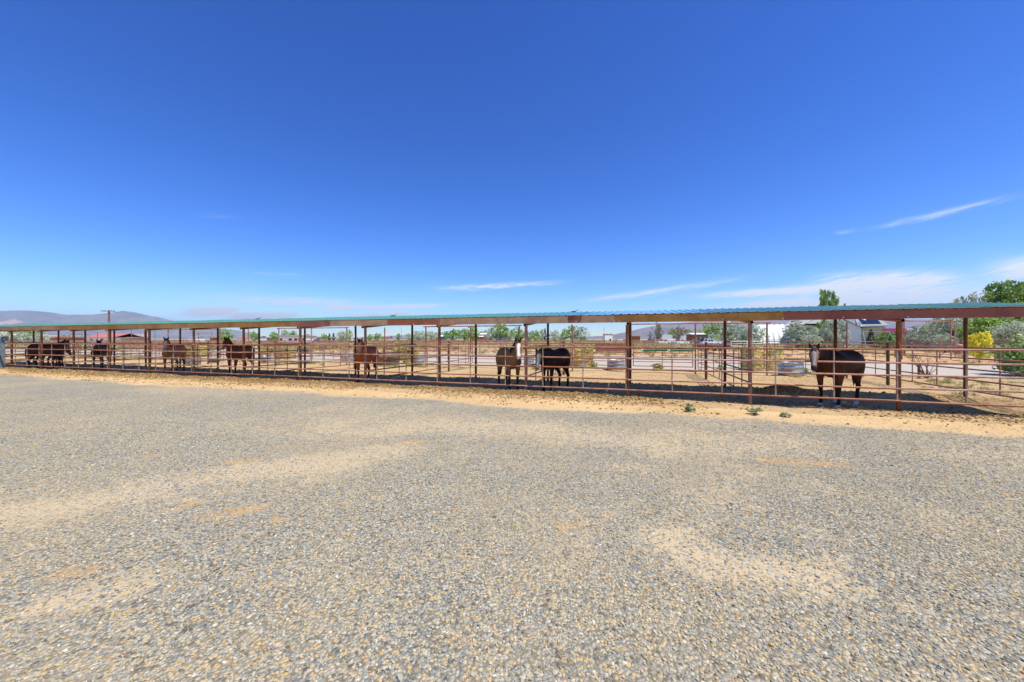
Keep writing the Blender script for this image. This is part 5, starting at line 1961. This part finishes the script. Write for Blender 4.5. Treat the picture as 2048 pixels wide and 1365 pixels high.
def window(t, x, y, z, w, h, frame='white', n=(0, -1)):
    """recessed window in a wall facing the yard: frame with a pane behind it"""
    fr = MB()
    b_ = .07
    fr.box(x - w / 2 - b_, x + w / 2 + b_, y - .06, y - .002, z - b_, z)
    fr.box(x - w / 2 - b_, x + w / 2 + b_, y - .06, y - .002, z + h, z + h + b_)
    fr.box(x - w / 2 - b_, x - w / 2, y - .055, y - .002, z, z + h)
    fr.box(x + w / 2, x + w / 2 + b_, y - .055, y - .002, z, z + h)
    f_ = fr.build('window', M[frame], t)
    MB().box(x - w / 2, x + w / 2, y - .03, y - .004, z, z + h).build('pane', M['glass'], f_)


def simple_house(name, label, cat, u0, u1, Y, veave, vridge, depth, wall, roof, wins=(), rz=0.0, over=.35, hip=0.0, wz=.9, wh=1.0, chimney=False, door=None):
    t, Wd, Y = bld(name, label, cat, u0, u1, None, None, Y, rz)
    ze, zr = zat(veave, Y), zat(vridge, Y)
    x0, x1 = -Wd / 2, Wd / 2
    MB().box(x0, x1, 0, depth, -.1, ze).build('wall', M[wall], t)
    r = MB()
    th = .14
    h0 = hip * Wd / 2
    y0, y1 = -over, depth + over
    ym = depth / 2
    for dz, mi in ((th, 0), (0, 0)):
        vs = [(x0 - over, y0, ze + dz), (x1 + over, y0, ze + dz), (x1 + over - h0, ym, zr + dz), (x0 - over + h0, ym, zr + dz), (x0 - over, y1, ze + dz), (x1 + over, y1, ze + dz)]
        fs = [(0, 1, 2, 3), (3, 2, 5, 4), (0, 3, 4), (1, 5, 2)]
        r.add(vs, fs if dz else [f[::-1] for f in fs])
    r.add([(x0 - over, y0, ze), (x1 + over, y0, ze), (x1 + over, y0, ze + th), (x0 - over, y0, ze + th)], [(0, 1, 2, 3)])
    rf = r.build('roof', M[roof], t)
    if not hip:
        gm = MB()
        for x in (x0 + .001, x1 - .001):
            gm.add([(x, 0, ze), (x, depth, ze), (x, ym, zr)], [(0, 1, 2)])
        gm.build('gable', M[wall], t)
    if chimney:
        MB().box(Wd * .1, Wd * .1 + .9, ym - .5, ym + .5, ze, zr + .9).build('chimney', M['brick'], rf)
    for fx_, w in wins:
        window(t, x0 + Wd * fx_, 0, wz, w, wh)
    if door is not None:
        MB().box(x0 + Wd * door - .5, x0 + Wd * door + .5, -.05, -.003, 0, 2.05).build('door', M['brownwall'], t)
    return t


# the white house with solar panels at the right
HY = 84.0
t = thing('white_house', 'white two part house with grey roof and dark solar panels behind the silver trees', 'house', at(1668, HY), R(-40.5))
t.scale = (0.78, 1, 1)
X = lambda u: (u - 1668) / FPX * HY
Z = lambda v: zat(v, HY)
MB().box(X(1572), X(1700), 2, 12, -.1, Z(651)).build('wall', M['greywall'], t)
MB().box(X(1690), X(1719), 0, 11.9, -.1, Z(655)).add([(X(1690), 0, Z(655)), (X(1719), 0, Z(655)), (X(1690), 0, Z(638))], [(0, 1, 2)]).build('siding_wall', M['white'], t)
for i in range(12):
    z = .2 + i * (Z(655) - .2) / 12
    MB().box(X(1690.1), X(1718.9), -.035, -.002, z, z + .10).build('siding_board', M['white'], t)
MB().box(X(1719.2), X(1764), 1.6, 10, -.1, Z(656)).build('porch_wall', M['cream'], t)
rl = MB()      # long left roof and its rising white gable edge
rl.add([(X(1562), 1.2, Z(650)), (X(1606), 1.2, Z(646.5)), (X(1690), 1.2, Z(646.5)), (X(1690), 7, Z(630)), (X(1580), 7, Z(630)), (X(1562), 12.6, Z(651)), (X(1690), 12.6, Z(650))],
       [(0, 1, 4), (1, 2, 3, 4), (4, 3, 6, 5), (0, 4, 5)])
r1 = rl.build('roof', M['shingle'], t)
MB().tube([(X(1562), 1.1, Z(650.2)), (X(1606), 1.1, Z(646.8)), (X(1628), 1.1, Z(637))], .16, 4).build('white_fascia', M['white'], r1)
rc = MB()      # steep middle gable slope and right roof
rc.add([(X(1686), -.4, Z(639)), (X(1722), -.4, Z(656.5)), (X(1722), 9, Z(655)), (X(1686), 9, Z(637))], [(0, 1, 2, 3)])
rc.add([(X(1686), -.4, Z(641)), (X(1722), -.4, Z(658.5)), (X(1722), 9, Z(657)), (X(1686), 9, Z(639))], [(3, 2, 1, 0)])
rc.build('gable_roof', M['shingle'], t)
MB().tube([(X(1706), -.45, Z(634)), (X(1726), -.45, Z(642)), (X(1726), -.45, Z(643))], .16, 4).build('white_fascia', M['white'], t)
MB().box(X(1713.5), X(1719), .3, 1.5, Z(660), Z(645)).build('dormer_wall', M['white'], t)
rr = MB()
rr.add([(X(1714), .9, Z(652.5)), (X(1768), .9, Z(652.5)), (X(1752), 6, Z(633)), (X(1708), 6, Z(633)), (X(1768), 11, Z(652.5)), (X(1714), 11, Z(652.5))], [(0, 1, 2, 3), (3, 2, 4, 5), (1, 4, 2), (0, 3, 5)])
rr.add([(X(1714), .9, Z(654)), (X(1768), .9, Z(654)), (X(1768), 11, Z(654)), (X(1714), 11, Z(654))], [(0, 3, 2, 1)])
r2 = rr.build('right_roof', M['shingle'], t)
MB().box(X(1713), X(1769), .78, .9, Z(654.6), Z(652.3)).build('gutter', M['white'], t)
def slope_pt(u, v):
    f_ = (Z(v) - Z(652.5)) / (Z(633) - Z(652.5))
    return Vector((X(u), .9 + 5.1 * f_, Z(v) + .09))
for i in range(3):
    for j in range(2):
        ua, ub = 1722 + 11.5 * i, 1733.0 + 11.5 * i
        va, vb = 650 - 6.4 * j, 644.2 - 6.4 * j
        sh = lambda v: -(650 - v) * .52
        q = [slope_pt(ua + sh(va), va), slope_pt(ub + sh(va), va), slope_pt(ub + sh(vb), vb), slope_pt(ua + sh(vb), vb)]
        MB().add(q + [p - Vector((0, 0, .05)) for p in q], [(0, 1, 2, 3), (4, 7, 6, 5), (0, 4, 5, 1), (1, 5, 6, 2), (2, 6, 7, 3), (3, 7, 4, 0)]).build('solar_panel', M['solar'], r2)
MB().box(X(1576), X(1596), 3.6, 3.8, Z(641.5), Z(638.5)).build('solar_panel', M['solar'], r1)
for u in (1580, 1596, 1612):
    window(t, X(u), 2, Z(664), .9, 1.1)
MB().box(X(1722), X(1752), .2, 1.5, .9, 1.1).build('porch_deck', M['wood_post'], t)
MB().box(X(1688), X(1691.5), 5.5, 6.5, Z(640), Z(605)).build('chimney', M['brick'], t)

# round roofed metal hall
Yq = 100.0
t = thing('metal_hall', 'white ribbed round roofed metal hall beside the white house', 'hall', at(1553, Yq + 4), R(-14))
rad, L_ = zat(649, Yq), 13.0
q = MB()
nA = 20
xs_ = np.linspace(-L_ / 2, L_ / 2, 41)
vs, fs = [], []
for i, x in enumerate(xs_):
    rr_ = rad * (1.0 if i % 4 else 1.035)
    for a in range(nA + 1):
        an = math.pi * a / nA
        vs.append((x, -math.cos(an) * rr_ * 1.05, math.sin(an) * rr_))
for i in range(40):
    for a in range(nA):
        fs.append((i * (nA + 1) + a, (i + 1) * (nA + 1) + a, (i + 1) * (nA + 1) + a + 1, i * (nA + 1) + a + 1))
q.add(vs, fs, 0, False)
q.build('arched_shell', M['white'], t)
for x in (-L_ / 2 + .1, L_ / 2 - .1):
    MB().add([(x, -math.cos(math.pi * a / nA) * rad * 1.04, math.sin(math.pi * a / nA) * rad) for a in range(nA + 1)], [tuple(range(nA + 1))]).build('end_wall', M['white'], t)

# carport, shed and others
t = thing('barrel_carport', 'maroon barrel roofed carport right of the white house', 'carport', at(1790, 72), R(-42))
Wc, zt_ = 3.3, zat(657, 72)
vs, fs = [], []
for x in (-Wc / 2, Wc / 2):
    for a in range(13):
        an = math.pi * (.08 + .84 * a / 12)
        vs.append((x, -math.cos(an) * 1.7, zt_ - 1.3 + math.sin(an) * 1.3))
fs = [(a, 13 + a, 14 + a, a + 1) for a in range(12)]
b_ = MB().add(vs, fs, 0, True).add([(x, y, z - .05) for x, y, z in vs], [f[::-1] for f in fs], 0, True)
b_.build('barrel_roof', M['maroon'], t)
for x in (-Wc / 2 + .1, 0, Wc / 2 - .1):
    for y in (-1.6, 1.6):
        MB().tube([(x, y, -.1), (x, y, zt_ - .95)], .06, 6).build('post', M['dark_metal'], t)
t = simple_house('blue_shed', 'small blue white shed with dark porch posts left of the dark trees', 'shed', 1812, 1834, 78, 660, 658.5, 4, 'greywall', 'white', [(.3, .7)], door=.6)
for x in (-1.05, 1.05):
    MB().box(x - .06, x + .06, -1.2, -1.08, -.1, zat(660.5, 78)).build('porch_post', M['dark_metal'], t)
simple_house('mobile_home', 'low brown and white mobile home behind the parked pickup', 'mobile home', 1384, 1428, 128, 669.5, 667, 4.5, 'brownwall', 'white', [(.3, 1.0), (.5, 1.2), (.68, 1.0)], hip=.05, wz=1.3, wh=1.1, door=.85)
simple_house('ranch_house', 'long low white ranch house with red brown roof left of the middle', 'house', 558, 612, 165, 673.5, 671, 9, 'white', 'redbrown', [(.08, 1.2), (.42, 1.5), (.62, 1.5), (.78, 1.5), (.92, 1.2)], hip=.12, wz=1.0, wh=1.0)
simple_house('red_roof_barn', 'white barn with red metal roof at the left', 'barn', 172, 226, 150, 676, 667.5, 12, 'white', 'redroof', [(.2, 1.0), (.6, 1.0)], hip=.0, over=.6, wz=.9)
simple_house('low_brick_house', 'low red brick house with brown roof near the left end', 'house', 84, 112, 120, 676.5, 673.5, 8, 'brick', 'brownwall', [(.3, .9), (.7, .9)], hip=.1)
simple_house('pale_shed', 'pale roofed low shed right of the low brick house', 'shed', 113, 134, 170, 677, 674.8, 7, 'cream', 'white')
simple_house('long_red_shed', 'long dark red roofed open shed left of the blazed bay horse', 'shed', 242, 266, 140, 677, 675.4, 6, 'tanwall', 'redbrown')
simple_house('red_roof_house', 'white house with bright red roof far behind the dark bay horse', 'house', 472, 494, 230, 676.5, 673.4, 10, 'white', 'redroof')
simple_house('white_shed', 'small white shed far off right of the bright red roof', 'shed', 503, 519, 200, 675, 673, 6, 'white', 'shingle', [(.5, .8)])
simple_house('two_storey_brick_house', 'two storey red brick house with white porch among green trees', 'house', 957, 975, 235, 669.3, 666.8, 8, 'brick', 'white', [(.25, 1.0), (.6, 1.0)], wz=3.2, wh=1.0)
simple_house('brick_house_wing', 'low red brick wing with white porch roof left of the two storey house', 'house', 944, 966, 232, 674, 672.4, 6, 'brick', 'white')
simple_house('grey_shed', 'long plain grey shed behind the grey brown horse', 'shed', 991, 1016, 190, 672.2, 671.6, 5, 'greywall', 'shingle', over=.1)
simple_house('blue_house', 'blue house with pale roof beside an orange tent', 'house', 871, 890, 215, 673.6, 671, 7, 'carblue', 'white')
simple_house('far_red_roof_house', 'low house with dull red roof far off right of the bay horse', 'house', 762, 778, 240, 675.4, 673.4, 7, 'cream', 'redbrown')
simple_house('far_tan_house', 'low tan house far off in the gap left of the bay horse', 'house', 628, 648, 260, 675, 673, 8, 'tanwall', 'shingle')
simple_house('far_brown_house', 'low brown house on the horizon left of the white ranch house', 'house', 528, 546, 220, 676, 674, 8, 'brownwall', 'shingle')
simple_house('white_trailer_home', 'white box trailer home under the tall thin pole', 'trailer home', 1210, 1225, 180, 670, 668.6, 4, 'white', 'brownwall', [(.7, .8)], over=.1)
simple_house('brown_shed_far', 'low brown shed right of the third front post', 'shed', 1266, 1280, 170, 673.5, 671.5, 6, 'brownwall', 'brownwall')
simple_house('dark_gable_house', 'dark gabled house far off left of the third goal frame', 'house', 420, 438, 210, 676, 673.8, 7, 'brownwall', 'redbrown')
simple_house('white_flat_house', 'low white house far behind the blazed bay horse', 'house', 376, 392, 240, 675.4, 674, 7, 'white', 'shingle')
t = thing('orange_tent', 'orange tent beside the blue house on the horizon', 'tent', at(865, 212), 0)
MB().xprism([(-1.5, 0), (-1.5, 1.2), (0, 2.1), (1.5, 1.2), (1.5, 0)], -1.6, 1.6).build('canvas', M['orange'], t)


# ------------------------------------------------------------------ vehicles
def wheels(t, xs, hw, r, mat='tyre'):
    for x in xs:
        for y in (-hw, hw):
            w_ = MB().lathe([(0, -.1), (r * .6, -.1), (r, -.09), (r, .09), (r * .6, .1), (0, .1)], 18).build('wheel', M[mat], t, (x, y, r))
            w_.rotation_euler = (R(90), 0, 0)
            MB().lathe([(0, -.115), (r * .55, -.105), (r * .55, .105), (0, .115)], 14).build('rim', M['chrome'], w_)


def pickup(label, u, Y, mat, rz, group=None, cap=False):
    t = thing('parked_pickup', label, 'pickup', at(u, Y), rz, group)
    MB().xprism([(-.92, .45), (-.95, .7), (-.93, 1.02), (.93, 1.02), (.95, .7), (.92, .45)], -2.7, 2.7).build('body', M[mat], t)
    cb = MB()
    cb.add([(-.7, -.85, 1.02), (1.5, -.85, 1.02), (.95, -.72, 1.72), (-.55, -.72, 1.72), (-.7, .85, 1.02), (1.5, .85, 1.02), (.95, .72, 1.72), (-.55, .72, 1.72)],
           [(0, 1, 2, 3), (5, 4, 7, 6), (3, 2, 6, 7), (4, 0, 3, 7), (1, 5, 6, 2)])
    cb.build('cab', M[mat], t)
    for sy in (-1, 1):
        MB().add([(-.5, sy * .845, 1.08), (.3, sy * .845, 1.08), (.3, sy * .745, 1.62), (-.45, sy * .745, 1.62)], [(0, 1, 2, 3)] if sy < 0 else [(3, 2, 1, 0)]).add(
            [(.38, sy * .845, 1.08), (1.3, sy * .845, 1.08), (.9, sy * .745, 1.62), (.38, sy * .745, 1.62)], [(0, 1, 2, 3)] if sy < 0 else [(3, 2, 1, 0)]).build('side_window', M['glass'], t)
    MB().add([(1.44, -.74, 1.12), (1.44, .74, 1.12), (1.0, .66, 1.68), (1.0, -.66, 1.68)], [(0, 1, 2, 3)]).build('windscreen', M['glass'], t)
    if cap:
        MB().box(-2.65, -.72, -.9, .9, 1.02, 1.75).build('bed_cap', M[mat], t)
    for sy in (-.65, .65):
        MB().box(2.7, 2.74, sy - .18, sy + .18, .7, .9).build('headlight', M['galv'], t)
    MB().box(2.7, 2.85, -.95, .95, .45, .62).build('bumper', M['chrome'], t)
    wheels(t, (-1.7, 1.75), .86, .4)
    return t


def camper(label, u, Y, rz, L_=7.5, group=None, overhang=True):
    t = thing('camper_trailer', label, 'camper', at(u, Y), rz, group)
    prof = [(-L_ / 2, .6), (-L_ / 2, 3.0), (-L_ / 2 + .3, 3.2), (L_ / 2 - .5, 3.2), (L_ / 2 + 1.2, 3.0), (L_ / 2 + 1.6, 2.2), (L_ / 2, 1.7), (L_ / 2, .6)] if overhang else \
           [(-L_ / 2, .6), (-L_ / 2, 2.6), (-L_ / 2 + .3, 2.8), (L_ / 2 - .6, 2.8), (L_ / 2, 2.0), (L_ / 2, .6)]
    b_ = MB()
    n = len(prof)
    vs = [(x, -1.2, z) for x, z in prof] + [(x, 1.2, z) for x, z in prof]
    b_.add(vs, [tuple(range(n - 1, -1, -1)), tuple(range(n, 2 * n))] + [(i, (i + 1) % n, n + (i + 1) % n, n + i) for i in range(n)])
    b_.build('body', M['carwhite'], t)
    for x in (-L_ * .3, 0, L_ * .3):
        MB().box(x - .4, x + .4, -1.23, -1.203, 1.6, 2.2).build('window', M['glass'], t)
    MB().box(-L_ / 2 + 1.2, -L_ / 2 + 1.9, -1.225, -1.203, .75, 2.5).build('door', M['galv'], t)
    wheels(t, (-.5, .5), 1.05, .36)
    return t


camper('white camper trailer with overhanging nose behind the bare cottonwood', 1349, 122, R(170), 6.5)
pickup('white pickup parked at the left end of the campers', 1328, 112, 'carwhite', R(-160), cap=True)
pickup('white pickup with bed cap parked left of the white box van', 1421, 108, 'carwhite', R(178))
pickup('dark blue pickup parked in front of the mobile home', 1396, 116, 'carblue', R(-10))
pickup('pale silver pickup parked right of the campers', 1361, 108, 'carwhite', R(-150))
pickup('small white pickup parked near the sparse cottonwood', 1304, 125, 'carblue', R(-165))
t = thing('box_van', 'white box van with red tail parked before the silver trees', 'van', at(1435, 112), 0)
MB().box(-2.2, 1.9, -1.1, 1.1, .6, zat(669, 112)).build('box', M['carwhite'], t)
MB().box(1.9, 3.1, -1.0, 1.0, .5, 1.3).build('red_tail', M['carred'], t)
MB().xprism([(-.95, .5), (-.95, 1.3), (-.85, 1.9), (.85, 1.9), (.95, 1.3), (.95, .5)], -3.6, -2.25).build('cab', M['carwhite'], t)
MB().box(-3.1, -2.5, -.99, -.952, 1.2, 1.75).build('side_window', M['glass'], t)
wheels(t, (-2.9, .9), .95, .4)
pickup('white car far off left of the third front post', 1238, 185, 'carwhite', R(180))
pickup('white pickup far off beside the white box trailer', 1247, 180, 'carwhite', R(0), cap=True)
pickup('red pickup parked by the blue shed under the dark trees', 1828, 66, 'carred', R(186))
camper('small white camper far off in front of the green tree left of the bay horse', 702, 200, R(0), 7, overhang=False)
pickup('white car on the horizon right of the two storey brick house', 982, 200, 'carwhite', R(180))
pickup('white car on the horizon left of the orange tent', 838, 205, 'carwhite', R(0))
pickup('dark blue car on the horizon right of the white ranch house', 632, 170, 'carblue', R(0))
camper('white camper on the horizon left of the small white shed', 498, 260, R(0), 8, overhang=False)


# ------------------------------------------------------------------ poles
def pole(u, vtop, Y, label, r=.14, arms=0, mat='polewood', cat='utility pole'):
    h = zat(vtop, Y)
    t = thing('utility_pole', label, cat, at(u, Y), 0.3)
    MB().tube([(0, 0, -.3), (0, 0, h)], [r * 1.15, r * .8], 8).build('pole', M[mat], t)
    for i in range(arms):
        z = h - .25 - i * .7
        MB().box(-1.15, 1.15, -r - .12, -r - .002, z - .07, z + .07).build('crossarm', M[mat], t)
        for x in (-1.0, -.55, .55, 1.0):
            MB().lathe([(0, z + .07), (.045, z + .08), (.05, z + .2), (.02, z + .25), (0, z + .26)], 8, 0, cx=x, cy=-r - .06).build('insulator', M['dark_metal'], t)
    return t


pole(218, 620.5, 78, 'thick timber utility pole with crossarms in front of the left hills', .19, 1)
for u, vt, Y, lab in ((803, 656, 240, 'thin pole on the horizon left of the third goal frame from the right'), (1208, 655, 220, 'tall thin pole beside the white box trailer'), (1214, 667, 260, 'short thin pole right of the tall one by the trailer'),
                      (247, 661, 170, 'thin grey pole at the left, first of four'), (263, 660, 120, 'thin grey pole at the left, second of four'), (281, 664, 190, 'thin grey pole at the left, third of four'), (310, 659, 130, 'thin grey pole at the left, fourth of four'),
                      (462, 664, 210, 'thin pole behind the dark bay horse'), (563, 659, 230, 'thin pole above the white ranch house'), (163, 663, 170, 'thin pole beside the red roofed barn')):
    pole(u, vt, Y, lab, .09, 0, 'trailer_gray')
# flag on a pole
t = thing('flag_pole', 'small flag on a pole right of the white ranch house', 'flag pole', at(617, 175), 0)
MB().tube([(0, 0, -.1), (0, 0, zat(668.5, 175))], .06, 6).build('pole', M['galv'], t)
zf = zat(668.5, 175)
MB().box(-.9, -.05, -.03, .03, zf - .75, zf - .1).build('flag', M['carred'], t)

# swing-like green pipe frame in the yard of the white house
for i, (ua, ub, uc) in enumerate(((1727, 1733, 1737), (1776, 1781, 1786))):
    Yf = 52
    pass
t = thing('swing_frame', 'thin mint green pipe swing frame in front of the white house', 'swing frame', at(1755, 52), 0)
za = zat(664, 52)
xa, xb = at(1726, 52).x - at(1755, 52).x, at(1779, 52).x - at(1755, 52).x
MB().tube([(xa, 0, za), (xb, 0, za)], .02, 6).build('top_bar', M['mint_metal'], t)
for x, s_ in ((xa, -1), (xb, 1)):
    for dy in (-1.2, 1.2):
        MB().tube([(x, 0, za), (x + .55 * s_, dy, -.1)], .035, 6).build('leg', M['mint_metal'], t)

# pink barrel by the gateway
t = thing('plastic_barrel', 'faded pink barrel beside the pipe gateway at the right', 'barrel', g(1917, 709), 0)
t.scale = (.75, .75, .8)
MB().lathe([(0, 0), (.42, 0), (.46, .2), (.47, .5), (.47, .95), (.46, 1.25), (.42, 1.45), (0, 1.45)], 20).build('barrel_wall', mat_plain('faded pink plastic', lin(196, 132, 128), None, 4, .6), t)
MB().lathe([(.475, .35), (.49, .38), (.475, .41)], 20).lathe([(.475, 1.05), (.49, 1.08), (.475, 1.11)], 20).build('hoop', M['dark_metal'], t)

# bits caught on the roof
for i, (u, lab) in enumerate(((1148, 'small bent metal scrap on the roof edge near the middle'), (786, 'twisted stick lying on the back roof edge'), (516, 'thin stick on the back roof edge at the left'))):
    r_ = (u - 1024) / FPX
    s__ = (PX0 + 3.1 * ST - r_ * (PY0 + 3.1 * CT)) / (CT + r_ * ST)
    p = F(-s__, 3.08, roof_z(3.08) + .03)
    o = MB().tube([(-.13, 0, -.01), (-.02, .01, .0), (.06, 0, .01), (.19, 0, .07)], [.01, .026, .018, .006], 6).build('roof_scrap', M['dark_metal'], None, p)
    tag(o, lab, 'scrap')

# ------------------------------------------------------------------ trees
tree_kind('green', M['leaf_green'], 3, nclump=70, nleaf=36, leaf=.040, cr=(.5, .5, .42), cz=.57, clump=.12, base=.03, fork=.22)
tree_kind('olive', M['leaf_olive'], 3, nclump=80, nleaf=36, leaf=.036, cr=(.5, .5, .44), cz=.52, clump=.115, base=.03, fork=.16)
tree_kind('conifer', M['leaf_dark'], 1, nclump=60, nleaf=30, leaf=.04, cr=(.46, .46, .46), cz=.52, clump=.10, shape='cone', base=.03, fork=.1)
tree_kind('sparse', M['leaf_tan'], 2, nclump=46, nleaf=26, leaf=.032, cr=(.5, .5, .42), cz=.56, clump=.11, base=.04, fork=.2, limbs=20, shape='vase')
tree_kind('willow', M['leaf_willow'], 2, nclump=60, nleaf=34, leaf=.045, cr=(.5, .5, .46), cz=.5, clump=.13, shape='mound', base=.02, fork=.1)
tree_kind('big_green', M['leaf_green'], 2, nclump=130, nleaf=60, leaf=.030, cr=(.5, .5, .44), cz=.56, clump=.095, base=.03, fork=.2, limbs=16)
tree_kind('big_olive', M['leaf_olive'], 2, nclump=150, nleaf=60, leaf=.026, cr=(.52, .52, .47), cz=.5, clump=.09, base=.03, fork=.12, limbs=16)

HOR = 'small trees along the horizon'
far_trees = [
    ('olive', 8, 662, 36, 98, 'silver grey tree at the far left edge behind the trailer'), ('olive', 34, 664, 30, 104, 'silver grey tree left of the second front post at the far left'),
    ('green', 50, 659, 34, 112, 'bright green tree among silver ones at the far left'), ('olive', 66, 664, 30, 100, 'silver grey tree right of the bright green one at the far left'),
    ('olive', 82, 667, 18, 106, 'small silver tree touching the low brick house'), ('green', 128, 672, 12, 190, 'tiny green tree right of the pale shed'),
    ('green', 452, 660, 19, 150, 'round dark green tree just left of the dark bay horse head'), ('green', 508, 664, 14, 170, 'small round green tree above the small white shed'),
    ('green', 548, 666, 12, 190, 'small green tree left of the white ranch house'), ('olive', 572, 662, 16, 185, 'silver tree behind the white ranch house'),
    ('green', 588, 664, 15, 185, 'green tree behind the right half of the white ranch house'), ('green', 649, 669, 9, 180, 'round green tree, leftmost of three small ones near the flag'),
    ('conifer', 659, 667, 8, 185, 'pointed dark tree, middle of three small ones near the flag'), ('conifer', 667, 666, 8, 190, 'pointed dark tree, rightmost of three small ones near the flag'),
    ('olive', 686, 662, 20, 165, 'silver tree above the small white camper'), ('green', 699, 662, 10, 170, 'green tree behind the small white camper'),
    ('green', 740, 670, 9, 230, 'small green tree just right of the bay horse'), ('green', 755, 668, 12, 235, 'second small green tree right of the bay horse'),
    ('green', 797, 669, 7, 240, 'tiny green tree at the foot of the thin pole'), ('olive', 818, 668, 14, 210, 'pale low tree left of the dark back post'),
    ('olive', 834, 664, 20, 205, 'silver tree just right of the dark back post'), ('olive', 853, 661, 24, 200, 'tall silver tree above the orange tent'),
    ('olive', 868, 664, 14, 205, 'silver tree left of the blue house'), ('green', 879, 667, 10, 220, 'dark green tree behind the blue house'),
    ('green', 905, 660, 26, 185, 'broad green tree right of the blue house'), ('green', 928, 660, 20, 195, 'green tree between the blue house and the brick house'),
    ('green', 944, 655, 24, 200, 'tall green tree above the low brick wing'), ('green', 968, 662, 16, 250, 'green tree behind the two storey brick house'),
    ('olive', 983, 657, 20, 195, 'grey green tree right of the two storey brick house'), ('green', 1000, 648, 28, 190, 'tallest bright green tree on the horizon, left of the grey brown horse'),
    ('olive', 1018, 655, 16, 195, 'silver tree just left of the grey brown horse head'), ('green', 1036, 657, 24, 190, 'green tree right above the grey brown horse head'),
    ('olive', 1058, 664, 12, 200, 'small silver tree right of the fourth front post'), ('green', 1070, 662, 16, 195, 'green tree above the black horse'),
    ('olive', 1083, 661, 12, 200, 'grey tree left of the dark back post above the black horse'), ('conifer', 1090, 656, 8, 200, 'narrow upright tree by the dark back post above the black horse'),
    ('olive', 1110, 660, 17, 180, 'dark silver tree right of the dark back post'), ('green', 1130, 660, 13, 185, 'small round green tree above the hay stack'),
    ('olive', 1122, 669, 10, 190, 'low silver bush between two round trees'), ('green', 1146, 652, 17, 170, 'tall green tree behind the thin tall post'), ('olive', 1161, 656, 26, 165, 'broad silver tree right of the thin tall post'),
    ('sparse', 1316, 645, 26, 118, 'sparse brownish cottonwood with bare limbs'), ('sparse', 1300, 663, 10, 125, 'small thin tree left of the brownish cottonwood'), ('sparse', 1357, 652, 36, 116, 'broad brownish tree behind the campers'),
    ('green', 1346, 656, 16, 124, 'green tree left part of the broad brownish one'), ('green', 1378, 659, 12, 140, 'small green tree left of the mobile home'), ('green', 1402, 661, 18, 165, 'low green tree behind the mobile home'),
    ('green', 1433, 645, 38, 112, 'big grey green cottonwood right of the mobile home'), ('olive', 1464, 637, 34, 96, 'tall silver olive tree right of the dark back post'), ('olive', 1484, 658, 26, 92, 'low silver olive between two taller ones'),
    ('olive', 1510, 648, 34, 90, 'round silver olive left of the metal hall'), ('conifer', 1742, 656, 16, 74, 'small pointed yellow green tree before the porch'),
    ('willow', 1775, 663, 44, 66, 'low bright green shrub tree below the maroon carport'), ('willow', 1808, 669, 22, 68, 'small bright green shrub right of the front post'),
]
for k, u, vt, w, Y, lab in far_trees:
    plant_tree(k, u, vt - (1.5 if Y > 140 else 0), w * (1.3 if k in ('green', 'olive') else 1.05), Y, lab, group=HOR if Y > 140 else 'trees beyond the pens')
near_trees = [
    ('big_olive', 1597, 645, 56, 70, 'wide silver olive tree in front of the white house, left one'), ('big_olive', 1638, 655, 34, 68, 'silver olive tree right of the left wide one before the white house'),
    ('big_green', 1648, 641, 30, 73, 'yellow green tree between silver olives before the white house'), ('big_olive', 1671, 637, 42, 66, 'tall silver olive tree before the white house, right one'),
    ('big_olive', 1625, 668, 30, 62, 'low silver bush under the wide olive tree'), ('big_green', 1657, 577, 34, 95, 'tall narrow green tree rising above the teal roof'),
    ('big_olive', 1866, 644, 78, 58, 'wide silver olive tree right of the blue shed'), ('big_olive', 1906, 620, 70, 54, 'silver olive tree behind the tall gateway'),
    ('big_olive', 1935, 590, 62, 60, 'tallest silver olive rising above the roof at the right'), ('big_green', 1975, 632, 80, 48, 'dark green tree behind the yellow sapling'),
    ('big_green', 2022, 557, 84, 62, 'tall bright green tree above the roof at the right edge'), ('big_olive', 2030, 640, 60, 44, 'silver olive tree behind the leafy bush at the right edge'),
    ('big_green', 2075, 600, 90, 50, 'green tree partly cut by the right edge'), ('big_olive', 1890, 668, 40, 50, 'low silver bush below the wide olive at the right'),
]
for k, u, vt, w, Y, lab in near_trees:
    plant_tree(k, u, vt, w, Y, lab, group='large trees at the right')

# ------------------------------------------------------------------ air
if True:
    hz = MB().box(-22000, 22000, -420, 15500, -1.3, 760).mesh('haze')
    m = bpy.data.materials.new('haze air')
    m.use_nodes = True
    m.node_tree.nodes.clear()
    N = NT(m.node_tree)
    out = N.n('ShaderNodeOutputMaterial')
    pv = N.n('ShaderNodeVolumePrincipled')
    pv.inputs['Color'].default_value = (0.58, 0.76, 1.0, 1)
    pv.inputs['Density'].default_value = 8e-5
    pv.inputs['Anisotropy'].default_value = 0.2
    N.link(pv.outputs[0], out.inputs['Volume'])
    hz.materials.append(m)
    o = put('haze', hz)
    o['kind'] = 'stuff'
    o['label'] = 'thin pale air between the yard and the mountains'
    SC.cycles.volume_bounces = 0
